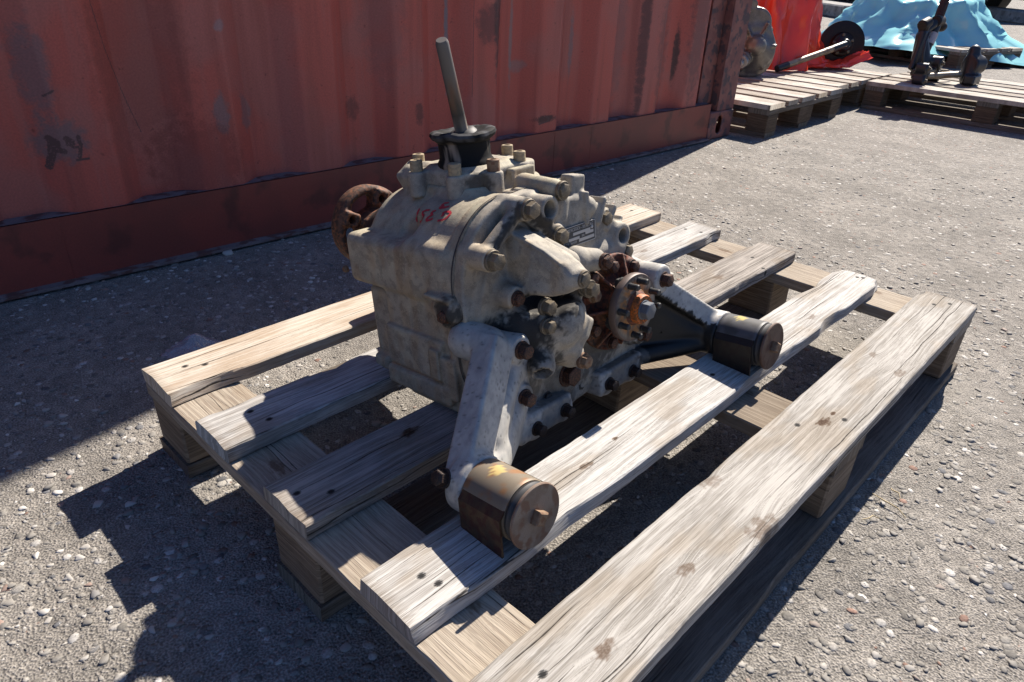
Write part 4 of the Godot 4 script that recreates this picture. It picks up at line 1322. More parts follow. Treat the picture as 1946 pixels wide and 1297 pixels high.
	var dc := func(p: Vector3) -> Color:
		var r := Vector2(p.x, p.z).length()
		var g := grease.get_noise_3dv(p * 120.0)
		var c := Color(0.135, 0.105, 0.075).lerp(Color(0.20, 0.17, 0.13), smoothstep(-0.2, 0.3, g))
		if r < 0.0465 and p.y > 0.0 and p.z > -0.010: c = c.lerp(Color(0.34, 0.28, 0.21), smoothstep(0.05, 0.3, grease.get_noise_3dv(p * Vector3(220, 60, 90) + Vector3(3, 0, 0)) + p.z * 6.0 - 0.1))
		if r > 0.012 and r < 0.036 + g * 0.012: c = c.lerp(Color(0.36, 0.15, 0.035), smoothstep(0.0, 0.3, g + 0.25) * 0.8)
		if r > 0.0468: c = Color(0.10, 0.07, 0.055)
		return c
	df.lathe(Transform3D.IDENTITY, [Vector2(0.0, -0.010), Vector2(0.040, -0.010), Vector2(0.0475, -0.008), Vector2(0.0482, -0.006), Vector2(0.0482, 0.0015), Vector2(0.0472, 0.003), Vector2(0.042, 0.003), Vector2(0.035, 0.003), Vector2(0.030, 0.003), Vector2(0.0265, 0.003), Vector2(0.0255, 0.0045), Vector2(0.0225, 0.0045), Vector2(0.0215, 0.003), Vector2(0.0, 0.003)], 72, dc)
	var fl := part("drive_flange", df.mesh(), M.steel_v, G, along(oc + Z * fz, Z))
	var sd := MB.new()
	sd.lathe(Transform3D.IDENTITY, [Vector2(0.0048, 0), Vector2(0.0048, 0.004), Vector2(0.0042, 0.0045), Vector2(0.0045, 0.006), Vector2(0.0042, 0.0075), Vector2(0.0045, 0.009), Vector2(0.0042, 0.0105), Vector2(0.0045, 0.012), Vector2(0.0042, 0.0135), Vector2(0.0045, 0.015), Vector2(0.0034, 0.0165), Vector2(0, 0.0165)], 14)
	var smsh := sd.mesh()
	var nut := bolt_mesh(0.008, 0.008)
	for a in 8:
		var t := a * TAU / 8 + (0.12 if a % 2 == 0 else -0.12)
		part("stud", smsh, M.bolt_black, fl, Transform3D(Basis.IDENTITY, Vector3(cos(t) * 0.0385, 0.002, sin(t) * 0.0385)))
		if a % 2 == 0: part("stud_nut", nut, M.bolt_black, fl, Transform3D(Basis(X, PI), Vector3(cos(t) * 0.0385, -0.0095, sin(t) * 0.0385)))
	var hub := MB.new()
	hub.lathe(Transform3D.IDENTITY, [Vector2(0.021, 0.0), Vector2(0.021, 0.012), Vector2(0.0195, 0.0145), Vector2(0.015, 0.0145), Vector2(0.0145, 0.013), Vector2(0, 0.013)], 40)
	part("hub_nut", hub.mesh(), M.rust_orange, fl, Transform3D(Basis.IDENTITY, Vector3(0, 0.003, 0)))
	part("hub_bolt", bolt_mesh(0.0125, 0.013, 1.12), M.bolt_blue, fl, Transform3D(Basis.IDENTITY, Vector3(0, 0.0165, 0)))

	# the two mounting arms with their rubber bushings
	for side in 2:
		var mx := func(p: Vector3) -> Vector3: return Vector3(0.331 - p.x, p.y, p.z) if side == 1 else p
		var sg := 1.0 if side == 0 else -1.0
		q = Solid.new()
		var bushing := Vector3(-0.099, -0.018, 0.0)
		var A := Vector3(0.007, 0.090, 0.258)
		var B := bushing + Vector3(-0.010, 0.006, 0.322)
		var d: Vector3 = mx.call(B) - mx.call(A)
		var dn := d.normalized()
		var zz := (Z - dn * Z.dot(dn)).normalized()
		var bs := Basis(dn, zz.cross(dn), zz)
		q.box((mx.call(A) + mx.call(B)) * 0.5, Vector3(d.length() * 0.5 + 0.008, 0.0215 if side == 0 else 0.016, 0.017), 0.004, 0.004, 0, bs)
		q.cone(mx.call(A + Vector3(0, 0, -0.01)), mx.call(A + Vector3(-0.006, 0.004, -0.04)), 0.025, 0.025, 0.006)
		q.cyl(mx.call(bushing + Z * 0.326), Z, 0.036, 0.012, 0.003, 0.008)
		q.box(mx.call(Vector3(0.037, 0.048, 0.250)), Vector3(0.020, 0.050, 0.020), 0.006, 0.004)
		if side == 0:
			q.cone(Vector3(0.030, 0.05, 0.252), Vector3(-0.045, 0.0, 0.290), 0.022, 0.022, 0.006)
			q.cone(Vector3(0.030, 0.0, 0.252), Vector3(-0.070, -0.026, 0.304), 0.026, 0.024, 0.006)
		else:
			for i in 6: q.cone(mx.call(Vector3(0.020, 0.075 - i * 0.019, 0.242)), mx.call(Vector3(-0.075, -0.012, 0.306)), 0.009, 0.008, 0.012)
		q.box(mx.call(Vector3(0.082, -0.037, 0.252)), Vector3(0.052, 0.019, 0.020), 0.005, 0.004)
		q.cone(mx.call(Vector3(0.036, -0.034, 0.250)), mx.call(Vector3(-0.055, -0.030, 0.300) if side == 0 else Vector3(-0.088, -0.030, 0.318)), 0.019 if side == 0 else 0.014, 0.022 if side == 0 else 0.015, 0.016 if side == 0 else 0.006)
		var ab := [Vector3(0.038, 0.081, 0.275), Vector3(0.037, 0.015, 0.276), Vector3(0.058, -0.040, 0.274), Vector3(0.116, -0.038, 0.274)]
		if side == 1: ab[0] = Vector3(0.020, 0.100, 0.300)
		for p in ab: q.cyl(mx.call(p - Z * 0.020), Z, 0.0175, 0.019, 0.002, 0.004)
		if side == 1: q.cyl(mx.call(Vector3(0.020, 0.100, 0.268)), Z, 0.021, 0.032, 0.003, 0.006)
		var dk := [[Vector3(0.10, -0.03, 0.27), 0.04, 0.5], [Vector3(0.06, 0.02, 0.27), 0.025, 0.5]] if side == 0 else [[mx.call(Vector3(0.0, -0.03, 0.28)), 0.05, 0.9], [mx.call(Vector3(0.02, 0.02, 0.27)), 0.05, 0.95], [mx.call(Vector3(0.08, -0.03, 0.27)), 0.05, 0.6]]  # on the right arm these spots carry oil and painted shade together
		var ca := func(p: Vector3, n: Vector3) -> Color:
			var c := Color(1.02, 0.98, 0.92).lerp(Color(0.84, 0.82, 0.78), smoothstep(-0.2, 0.4, grease.get_noise_3dv(p * 30.0)))
			var sp := smoothstep(0.50, 0.56, grease.get_noise_3dv(p * 420.0))
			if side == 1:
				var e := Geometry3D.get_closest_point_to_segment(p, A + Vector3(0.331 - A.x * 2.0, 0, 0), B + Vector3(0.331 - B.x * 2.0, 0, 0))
				if (p - e).dot(Vector3(-0.66, -0.72, 0)) > 0.011 + grease.get_noise_3dv(p * 70.0) * 0.008 and p.x > 0.315: return Color(0.012, 0.012, 0.012)  # web and inner side blackened: oil, plus shade put into the colour
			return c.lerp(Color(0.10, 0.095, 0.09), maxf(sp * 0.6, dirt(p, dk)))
		var lo := Vector3(-0.15, -0.075, 0.205)
		var hi := Vector3(0.155, 0.14, 0.350)
		if side == 1:
			lo.x = 0.331 - 0.155
			hi.x = 0.331 + 0.15
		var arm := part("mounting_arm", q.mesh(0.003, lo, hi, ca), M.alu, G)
		arm.set_meta("label", "bright mounting arm on the gearbox's left" if side == 0 else "mounting arm on the gearbox's right, black inside with oil and painted-in shade")
		for i in 4:
			part("arm_bolt", bolt_mesh(0.0095 if i < 2 else 0.0082, 0.013), [M.bolt_rust, M.bolt_rust, M.bolt_dull, M.bolt_dull][i], G, along(mx.call(ab[i]), Z, i * 1.3 + side))
		if side == 0:
			part("arm_bolt", bolt_mesh(0.009, 0.012), M.bolt_dull, G, along(Vector3(-0.132, 0.0, 0.312), Vector3(-0.8, 0.5, 0.1)))
		# bushing: sleeve, strap, rubber, end disc and square nut
		var bx := along(mx.call(bushing + Z * 0.338), Z)
		var sleeve := MB.new()
		sleeve.use_color = true
		var sc := func(p: Vector3) -> Color:
			var g := grease.get_noise_3dv(p * 40.0 + Vector3(side * 9.0, 0, 0))
			var c: Color
			if side == 0: c = Color(0.17, 0.14, 0.10).lerp(Color(0.22, 0.11, 0.05), smoothstep(0.05, 0.4, g))
			else: c = Color(0.045, 0.045, 0.047).lerp(Color(0.075, 0.075, 0.08), smoothstep(-0.1, 0.3, g))
			# a dab of yellow paint on top
			var w := Vector2((atan2(p.z, p.x) - 0.502) * 0.034, p.y - 0.028)
			if w.length() < 0.0085 + grease.get_noise_2d(w.x * 300.0, w.y * 300.0) * 0.006: c = Color(0.42, 0.32, 0.12) if side == 0 else Color(0.32, 0.25, 0.06)
			return c
		var prof := [Vector2(0.030, 0.0), Vector2(0.0335, 0.001), Vector2(0.0345, 0.003)]
		for i in 24: prof.append(Vector2(0.0345, 0.003 + 0.060 * (i + 1) / 24.0))
		prof.append_array([Vector2(0.0335, 0.065), Vector2(0.030, 0.0655), Vector2(0.0, 0.0655)])
		sleeve.lathe(Transform3D.IDENTITY, prof, 56, sc)
		var bu := part("bushing", sleeve.mesh(), M.steel_v, G, bx)
		var rb := MB.new()
		rb.lathe(Transform3D.IDENTITY, [Vector2(0.027, 0.060), Vector2(0.0325, 0.066), Vector2(0.0335, 0.069), Vector2(0.0315, 0.073), Vector2(0.027, 0.076), Vector2(0.0, 0.076)], 44)
		part("rubber_ring", rb.mesh(), M.rubber, bu)
		var ed := MB.new()
		ed.lathe(Transform3D.IDENTITY, [Vector2(0.0, 0.077), Vector2(0.0355, 0.077), Vector2(0.0365, 0.0775), Vector2(0.0365, 0.0795), Vector2(0.0355, 0.0805), Vector2(0.02, 0.0805), Vector2(0.0, 0.0805)], 56)
		part("end_disc", ed.mesh(), M.disc_left if side == 0 else M.disc_right, bu)
		var nt := MB.new()
		nt.prism(Transform3D.IDENTITY, 4, 0.0105, 0.0805, 0.0895, 0.0015, 0.18)
		part("square_nut", nt.mesh(), M.bolt_tan, bu)
		# strap: an open U of plate hung round the sleeve, in gearbox axes
		var st := MB.new()
		var ux := []
		var hw := 0.0385
		ux.append(Vector2(-0.030, 0.0165)); ux.append(Vector2(-hw, 0.008)); ux.append(Vector2(-hw, -0.034))
		for i in 7:
			var t := PI + PI * 0.5 * (i + 1) / 7.0
			ux.append(Vector2(-hw + 0.012 + cos(t) * 0.012, -0.036 + sin(t) * 0.012))
		ux.append(Vector2(0.012, -0.047)); ux.append(Vector2(0.028, -0.040)); ux.append(Vector2(hw, -0.026)); ux.append(Vector2(hw, 0.010)); ux.append(Vector2(0.0315, 0.018))
		var z0 := 0.341
		var z1 := 0.403
		var th := 0.0026
		var cb: Vector3 = mx.call(bushing)
		var pts := []
		for i in ux.size():
			var a: Vector2 = ux[maxi(i - 1, 0)]
			var b: Vector2 = ux[mini(i + 1, ux.size() - 1)]
			var nn := (b - a).normalized()
			pts.append([ux[i], ux[i] + Vector2(-nn.y, nn.x) * th])
		for i in pts.size() - 1:
			var f := func(w: Vector2, z: float) -> Vector3: return Vector3(cb.x + w.x, cb.y + w.y, z)
			var mid := (pts[i][0] + pts[i][1] + pts[i + 1][0] + pts[i + 1][1]) as Vector2
			var c3 := Vector3(cb.x + mid.x * 0.25, cb.y + mid.y * 0.25, (z0 + z1) * 0.5)
			for w in 2:
				var o := pts[i][w] as Vector2
				var o2 := pts[i + 1][w] as Vector2
				var qd := [f.call(o, z0), f.call(o2, z0), f.call(o2, z1), f.call(o, z1)]
				st.flat(qd, (qd[0] + qd[2]) * 0.5 - c3)
			for z in [z0, z1]:
				st.flat([f.call(pts[i][0], z), f.call(pts[i + 1][0], z), f.call(pts[i + 1][1], z), f.call(pts[i][1], z)], Vector3(0, 0, -1 if z == z0 else 1))
			if i == 0 or i == pts.size() - 2:
				var e: Array = pts[0] if i == 0 else pts[-1]
				var qd := [f.call(e[0], z0), f.call(e[1], z0), f.call(e[1], z1), f.call(e[0], z1)]
				st.flat(qd, (qd[0] + qd[2]) * 0.5 - c3)
		part("bushing_strap", smooth_normals(st, 0.8), M.strap_left if side == 0 else M.strap_right, G)

# ------------------------------------------------------------------ the yard behind
# a crumpled sheet over a hidden mass: rings of points going outwards and down; height(u) and spread from the lists
func sheet(cx: float, cz: float, outline: Array, top: float, sd: int, folds: float, gap := 2.0) -> ArrayMesh:
	var f := FastNoiseLite.new(); f.seed = sd; f.frequency = 1.0; f.fractal_type = FastNoiseLite.FRACTAL_RIDGED; f.fractal_octaves = 3
	var m := MB.new()
	var NA := 84
	var NR := 34
	for j in NR + 1:
		var t := float(j) / NR
		for i in NA + 1:
			var a := TAU * i / NA
			var k := fmod(float(i) / NA, 1.0) * outline.size()
			var o0: Vector3 = outline[int(k) % outline.size()]
			var o1: Vector3 = outline[(int(k) + 1) % outline.size()]
			var o := o0.lerp(o1, smoothstep(0.0, 1.0, k - floor(k)))
			# o: x = radius at the shoulder, y = radius at the hem, z = height of the hem
			var r: float
			var y: float
			if t < 0.45:
				var w := t / 0.45
				r = o.x * w
				y = top - (1.0 - cos(w * 1.1)) * 0.22 * top
			else:
				var w := (t - 0.45) / 0.55
				r = lerpf(o.x, o.y, pow(w, 1.6))
				y = lerpf(top - (1.0 - cos(1.1)) * 0.22 * top, o.z, pow(w, 0.85))
			var fo := f.get_noise_3d(cos(a) * 1.5, sin(a) * 1.5, t * 0.8)
			var fo2 := f.get_noise_3d(cos(a) * 3.0 + 7.0, sin(a) * 3.0, t * 1.3)
			r *= 1.0 + (fo * 0.30 + fo2 * 0.20) * folds * minf(t * 1.6, 1.0)
			y += (fo * 0.05 + fo2 * 0.03) * folds * (1.0 if t < 0.8 else (1.0 - t) * 5.0) * top * 2.0
			m.vert(Vector3(cx + cos(a) * r, maxf(y, o.z * 0.6), cz + sin(a) * r), Vector3.UP)
	for j in NR:
		for i in NA:
			if j > NR * 0.3 and cos(TAU * (i + 0.5) / NA - 0.14) > gap: continue      # red sheet: cut open sunward so the sun glows through
			m.raw(j * (NA + 1) + i, j * (NA + 1) + i + 1, (j + 1) * (NA + 1) + i + 1, (j + 1) * (NA + 1) + i)
	var s := SurfaceTool.new()
	s.create_from_arrays(m.mesh().surface_get_arrays(0))
	s.generate_normals()
	return s.commit()

func yard() -> void:
	var X := Vector3.RIGHT
	var Y := Vector3.UP
	var Z := Vector3.BACK
	yard_pallet("grey pallet at the container's corner, under the grey bell-shaped gear housing", Vector3(2.83, 0, -1.62), 0.0, 200)
	var p2 := yard_pallet("second grey pallet in the row, under the red plastic sheet and brake disc", Vector3(3.67, 0, -1.66), 0.0, 230)
	dup(p2, "pallet nearest the right edge of the picture, under the black stub axle", "pallets behind the container").position = Vector3(4.02, 0, -0.44)
	var p4 := dup(p2, "half-hidden pallet sticking out from under the pale blue plastic sheet", "pallets behind the container")
	p4.position = Vector3(6.95, 0, -1.75)
	p4.rotation.y = -0.35

	# grey bell-shaped housing with its shaft, beside the container's corner
	var g := thing("bell_housing", "grey pear-shaped cast gear housing with bolted rim, standing on a pallet at the container's corner", "gear housing", Vector3(3.56, 0.144, -0.92))
	g.rotation = Vector3(0.06, -0.72, 0.10)
	var q := Solid.new()
	q.ext(Vector3(0, 0.13, 0), Vector3(0.115, 0.128, 0.05), 0.095, 0.012, 0.02)
	q.ext(Vector3(-0.01, 0.22, 0), Vector3(0.095, 0.13, 0.05), 0.085, 0.012, 0.03)
	q.cone(Vector3(-0.01, 0.26, 0.0), Vector3(-0.03, 0.365, 0.0), 0.05, 0.026, 0.02)
	q.cone(Vector3(0.02, 0.14, 0.02), Vector3(0.0, 0.17, 0.085), 0.10, 0.05, 0.03)
	q.ext(Vector3(0.0, 0.15, -0.035), Vector3(0.13, 0.15, 0.010), 0.11, 0.004, 0.006)
	for a in 6:
		var t := a * TAU / 6
		q.box(Vector3(cos(t) * 0.07, 0.16 + sin(t) * 0.08, 0.045), Vector3(0.05, 0.005, 0.03), 0.003, 0.012, 0, Basis(Z, t))
	for a in 11:
		var t := a * TAU / 11
		q.cyl(Vector3(cos(t) * 0.121, 0.15 + sin(t) * 0.14, -0.02), Z, 0.014, 0.022, 0.003, 0.006)
	q.cyl(Vector3(-0.03, 0.365, 0.0), Z, 0.026, 0.05, 0.004, 0.01)
	q.cyl(Vector3(-0.06, 0.11, 0.08), Vector3(-0.5, 0.05, 1), 0.042, 0.05, 0.006, 0.01)
	part("housing", q.mesh(0.008, Vector3(-0.2, -0.04, -0.09), Vector3(0.18, 0.43, 0.18)), M.cast_grey, g)
	var bm := bolt_mesh(0.009, 0.01)
	for a in 11:
		var t := a * TAU / 11
		part("bolt", bm, M.bolt, g, along(Vector3(cos(t) * 0.121, 0.15 + sin(t) * 0.14, 0.004), Z))
	var m := MB.new()
	m.lathe(along(Vector3(-0.085, 0.112, 0.13), Vector3(-0.5, 0.05, 1)), [Vector2(0.0, 0.11), Vector2(0.014, 0.11), Vector2(0.016, 0.105), Vector2(0.016, 0.05), Vector2(0.03, 0.05), Vector2(0.034, 0.04), Vector2(0.034, 0.0), Vector2(0.0, 0.0)], 24)
	part("output_shaft", m.mesh(), M.steel, g)
	m = MB.new()
	m.tube([Vector3(-0.025, 0.36, 0.02), Vector3(-0.03, 0.44, 0.015), Vector3(-0.025, 0.56, 0.02)], [0.020, 0.021, 0.021], 14)
	part("black_hose", m.mesh(), M.rubber, g)
	m = MB.new()
	m.tube([Vector3(-0.14, 0.24, 0.05), Vector3(-0.09, 0.31, 0.06), Vector3(-0.05, 0.345, 0.06)], [0.012, 0.012, 0.014], 10)
	m.box(Transform3D(Basis(Z, 0.9), Vector3(-0.13, 0.27, 0.06)), Vector3(0.10, 0.03, 0.02), 0.004)
	part("selector_rod", m.mesh(), M.steel, g)

	# red plastic sheet, hollow, its back cut open for sun to glow through
	var red := part(numbered("red_plastic_sheet"), sheet(0, 0, [Vector3(0.30, 0.30, 0.0), Vector3(0.27, 0.33, 0.0), Vector3(0.20, 0.31, 0.0), Vector3(0.22, 0.30, 0.0), Vector3(0.26, 0.30, 0.0), Vector3(0.30, 0.32, 0.0)], 0.62, 12, 1.0, 0.25), M.red_sheet, self, Transform3D(Basis(Y, 0.3), Vector3(4.18, 0.148, -1.18)))
	tag(red, "glossy red plastic sheet draped as if over tall goods, hollow and cut open sunward, behind the brake disc", "plastic sheet")
	# its loose tail on the boards
	m = MB.new()
	var f := FastNoiseLite.new(); f.seed = 31; f.frequency = 1.0; f.fractal_type = FastNoiseLite.FRACTAL_RIDGED; f.fractal_octaves = 3
	var N := 40
	for j in N + 1:
		for i in N + 1:
			var u := float(i) / N
			var w := float(j) / N
			var y := 0.006 + (f.get_noise_2d(u * 3.0, w * 1.5) * 0.5 + 0.5) * 0.050 * sin(PI * clampf(w, 0.05, 0.95))
			m.vert(Vector3(lerpf(-0.34, 0.34, u), y + maxf(0.0, u - 0.84) * 0.4, lerpf(-0.12, 0.06, w) + 0.03 * f.get_noise_2d(u * 2.0, 9.0) + 0.10 * u), Vector3.UP)
	for j in N:
		for i in N:
			m.raw(j * (N + 1) + i, j * (N + 1) + i + 1, (j + 1) * (N + 1) + i + 1, (j + 1) * (N + 1) + i)
	var s := SurfaceTool.new()
	s.create_from_arrays(m.mesh().surface_get_arrays(0))
	s.generate_normals()
	part("loose_tail", s.commit(), M.red_sheet, red, Transform3D(Basis(Y, 0.30).inverse() * Basis(Y, -0.55), Basis(Y, -0.3) * Vector3(0.06, 0.0, 0.27)))

	# half shaft with its brake disc
	var hs := thing("half_shaft", "dark brake disc with a bare steel half shaft leaning down onto the pallet", "half shaft", Vector3(4.39, 0.144, -0.76))
	var ax := (Vector3(3.84, 0.165, -0.88) - Vector3(4.36, 0.285, -0.80)).normalized()
	var c := Vector3(0.02, 0.133, -0.01)
	var face := Vector3(-0.80, 0.10, 0.58).normalized()
	m = MB.new()
	m.lathe(along(c, face), [Vector2(0, 0.030), Vector2(0.05, 0.030), Vector2(0.062, 0.024), Vector2(0.066, 0.0), Vector2(0.070, -0.004), Vector2(0.129, -0.004), Vector2(0.132, -0.006), Vector2(0.132, -0.022), Vector2(0.129, -0.024), Vector2(0.0, -0.024)], 56)
	part("brake_disc", m.mesh(), M.dark_rust, hs)
	m = MB.new()
	m.lathe(along(c + face * 0.03, face), [Vector2(0, 0.045), Vector2(0.028, 0.045), Vector2(0.034, 0.03), Vector2(0.044, 0.006), Vector2(0.048, 0.0)], 28)
	part("hub", m.mesh(), M.black_metal, hs)
	for a in 5:
		var t := a * TAU / 5
		var tr := along(c + face * 0.032, face)
		part("wheel_bolt", bm, M.bolt, hs, Transform3D(tr.basis, tr * Vector3(cos(t) * 0.052, -0.008, sin(t) * 0.052)))
	m = MB.new()
	var e0 := c + face * 0.07
	var e1 := Vector3(3.84, 0.166, -0.885) - Vector3(4.39, 0.144, -0.76)
	m.tube([e0, e0.lerp(e1, 0.2)], [0.022, 0.020], 18)
	part("shaft_end", m.mesh(), M.black_metal, hs)
	m = MB.new()
	m.tube([e0.lerp(e1, 0.85), e1], [0.020, 0.019], 18)
	part("shaft_end", m.mesh(), M.black_metal, hs)
	m = MB.new()
	m.tube([e0.lerp(e1, 0.19), e0.lerp(e1, 0.30), e0.lerp(e1, 0.302), e0.lerp(e1, 0.86)], [0.019, 0.019, 0.0175, 0.0175], 20)
	part("shaft", m.mesh(), M.pale_steel, hs)

	# pale blue sheet
	var bl := part(numbered("blue_plastic_sheet"), sheet(0, 0, [Vector3(0.42, 0.62, 0.05), Vector3(0.45, 0.85, 0.0), Vector3(0.45, 0.95, 0.0), Vector3(0.45, 0.70, 0.06), Vector3(0.5, 0.9, 0.12), Vector3(0.45, 0.75, 0.1), Vector3(0.4, 0.6, 0.1), Vector3(0.4, 0.6, 0.1)], 0.50, 57, 0.75), M.blue_sheet, self, Transform3D(Basis(Y, 0.2), Vector3(7.28, 0.0, -1.28)))
	tag(bl, "glossy pale blue plastic sheet thrown over goods on a pallet, far right", "plastic sheet")

	# black stub axle standing on the right-hand pallet
	var k := thing("stub_axle", "black steel stub axle with a leaning brown tube, on the pallet at the right edge", "stub axle", Vector3(4.27, 0.144, -0.26))
	m = MB.new()
	m.tube([Vector3(0.03, 0.03, -0.03), Vector3(0.10, 0.17, -0.03), Vector3(0.16, 0.28, -0.03)], [0.026, 0.025, 0.024], 18)
	part("lower_tube", m.mesh(), M.black_metal, k)
	m = MB.new()
	m.tube([Vector3(0.115, 0.19, -0.03), Vector3(0.17, 0.29, -0.035), Vector3(0.28, 0.52, -0.05)], [0.0255, 0.0245, 0.0235], 18)
	part("upper_tube", m.mesh(), M.rust_brown, k)
	m = MB.new()
	m.tube([Vector3(0.108, 0.185, -0.028), Vector3(0.137, 0.238, -0.028)], [0.0268, 0.0264], 18)
	part("pale_sleeve", m.mesh(), M.pale_paint, k)
	q = Solid.new()
	q.box(Vector3(-0.02, 0.05, 0.03), Vector3(0.11, 0.026, 0.035), 0.010, 0.008)
	q.cyl(Vector3(-0.12, 0.085, 0.04), Z, 0.026, 0.03, 0.004, 0.012)
	q.cyl(Vector3(-0.12, 0.022, 0.04), Z, 0.024, 0.03, 0.004, 0.012)
	q.cyl(Vector3(0.07, 0.10, 0.05), Z, 0.034, 0.03, 0.004, 0.014)
	q.cyl(Vector3(0.10, 0.03, 0.05), Z, 0.030, 0.03, 0.004, 0.014)
	q.box(Vector3(0.05, 0.14, -0.04), Vector3(0.085, 0.10, 0.012), 0.006, 0.012, 0, Basis(Z, -0.25))
	q.cone(Vector3(0.03, 0.10, -0.02), Vector3(0.02, 0.23, -0.05), 0.05, 0.03, 0.02)
	q.cone(Vector3(0.05, 0.24, -0.06), Vector3(0.15, 0.30, -0.03), 0.02, 0.026, 0.015)
	part("bracket", q.mesh(0.008, Vector3(-0.17, -0.02, -0.12), Vector3(0.2, 0.36, 0.11)), M.black_metal, k)
	q = Solid.new()
	q.cyl(Vector3(0.02, 0.29, -0.05), Vector3(1, 0.3, 0.2), 0.028, 0.032, 0.004, 0.006)
	q.cone(Vector3(0.02, 0.27, -0.05), Vector3(0.015, 0.22, -0.05), 0.026, 0.020, 0.01)
	q.cyl(Vector3(0.165, 0.30, -0.03), X, 0.030, 0.045, 0.006, 0.006)
	q.ell(Vector3(0.225, 0.27, -0.02), Vector3(0.034, 0.026, 0.028), 0.008)
	part("ball_joint", q.mesh(0.008, Vector3(-0.06, 0.18, -0.13), Vector3(0.29, 0.36, 0.05)), M.dark_rust, k)
	m = MB.new()
	m.tube([Vector3(0.0, 0.25, -0.01), Vector3(-0.06, 0.21, 0.0), Vector3(-0.075, 0.15, 0.01), Vector3(-0.065, 0.10, 0.02)], [0.006, 0.006, 0.006, 0.008], 8)
	part("brake_pipe", m.mesh(), M.black_metal, k)
	for b in [[-0.12, 0.085, 0.072], [-0.12, 0.022, 0.072], [0.07, 0.10, 0.082], [0.10, 0.03, 0.082]]:
		part("bolt", bm, M.bolt, k, along(Vector3(b[0], b[1], b[2]), Z))
	m = MB.new()
	m.tube([Vector3(0.10, 0.06, 0.05), Vector3(0.17, 0.055, 0.09), Vector3(0.22, 0.03, 0.11)], [0.008, 0.008, 0.009], 10)
	part("tie_rod", m.mesh(), M.pale_steel, k)

	var k2 := thing("axle_knuckle", "small black steel knuckle at the right edge, beside the stub axle's bracket", "axle part", Vector3(4.43, 0.144, -0.05))
	q = Solid.new()
	q.cone(Vector3(0, 0.03, 0), Vector3(0.02, 0.17, -0.02), 0.045, 0.03, 0.02)
	q.cyl(Vector3(0.02, 0.10, 0.0), Vector3(1, 0, 0.4), 0.05, 0.04, 0.006, 0.015)
	q.box(Vector3(-0.02, 0.03, 0.02), Vector3(0.07, 0.025, 0.03), 0.008, 0.012)
	part("casting", q.mesh(0.009, Vector3(-0.12, -0.03, -0.1), Vector3(0.12, 0.23, 0.1)), M.black_metal, k2)
	m = MB.new()
	m.tube([Vector3(-0.04, 0.05, -0.04), Vector3(-0.28, 0.035, -0.20)], [0.017, 0.016], 14)
	part("link_rod", m.mesh(), M.pale_steel, k2)

	# long concrete kerb blocks and dark steel stock far off
	var lab := ["long low concrete block lying across the far yard, left of the blue sheet", "long low concrete block lying behind the blue sheet at the far right"]
	for i in 2:
		m = MB.new()
		m.box(Transform3D(Basis.IDENTITY, Vector3(0, 0.09, 0)), Vector3(0.5, 0.18, 2.6), 0.02)
		var o := part(numbered("concrete_block"), m.mesh(), M.concrete, self, Transform3D(Basis(Y, -0.7), [Vector3(12.4, 0.0, -4.3), Vector3(14.4, 0.0, -1.9)][i]))
		tag(o, lab[i], "concrete block", "concrete blocks across the far yard")
	var sk := thing("steel_trailer", "low dark rusty steel flatbed trailer standing far off beyond the concrete blocks", "trailer", Vector3(17.5, 0, -5.0))
	sk.rotation.y = -0.7
	m = MB.new()
	m.box(Transform3D(Basis.IDENTITY, Vector3(0, 0.75, 0)), Vector3(2.2, 0.22, 9.0), 0.02)
	part("deck", m.mesh(), M.rust_brown, sk)
	m = MB.new()
	m.box(Transform3D(Basis.IDENTITY, Vector3(-0.9, 0.45, 0)), Vector3(0.12, 0.36, 8.6), 0.01)
	m.box(Transform3D(Basis.IDENTITY, Vector3(0.9, 0.45, 0)), Vector3(0.12, 0.36, 8.6), 0.01)
	part("chassis_rail", m.mesh(), M.black_metal, sk)
	for z in [-2.6, -1.4, 2.2]:
		for x in [-0.85, 0.85]:
			m = MB.new()
			m.lathe(along(Vector3(x, 0.40, z), X), [Vector2(0, -0.13), Vector2(0.2, -0.13), Vector2(0.36, -0.12), Vector2(0.40, -0.09), Vector2(0.40, 0.09), Vector2(0.36, 0.12), Vector2(0.2, 0.13), Vector2(0, 0.13)], 32)
			part("wheel", m.mesh(), M.rubber, sk)

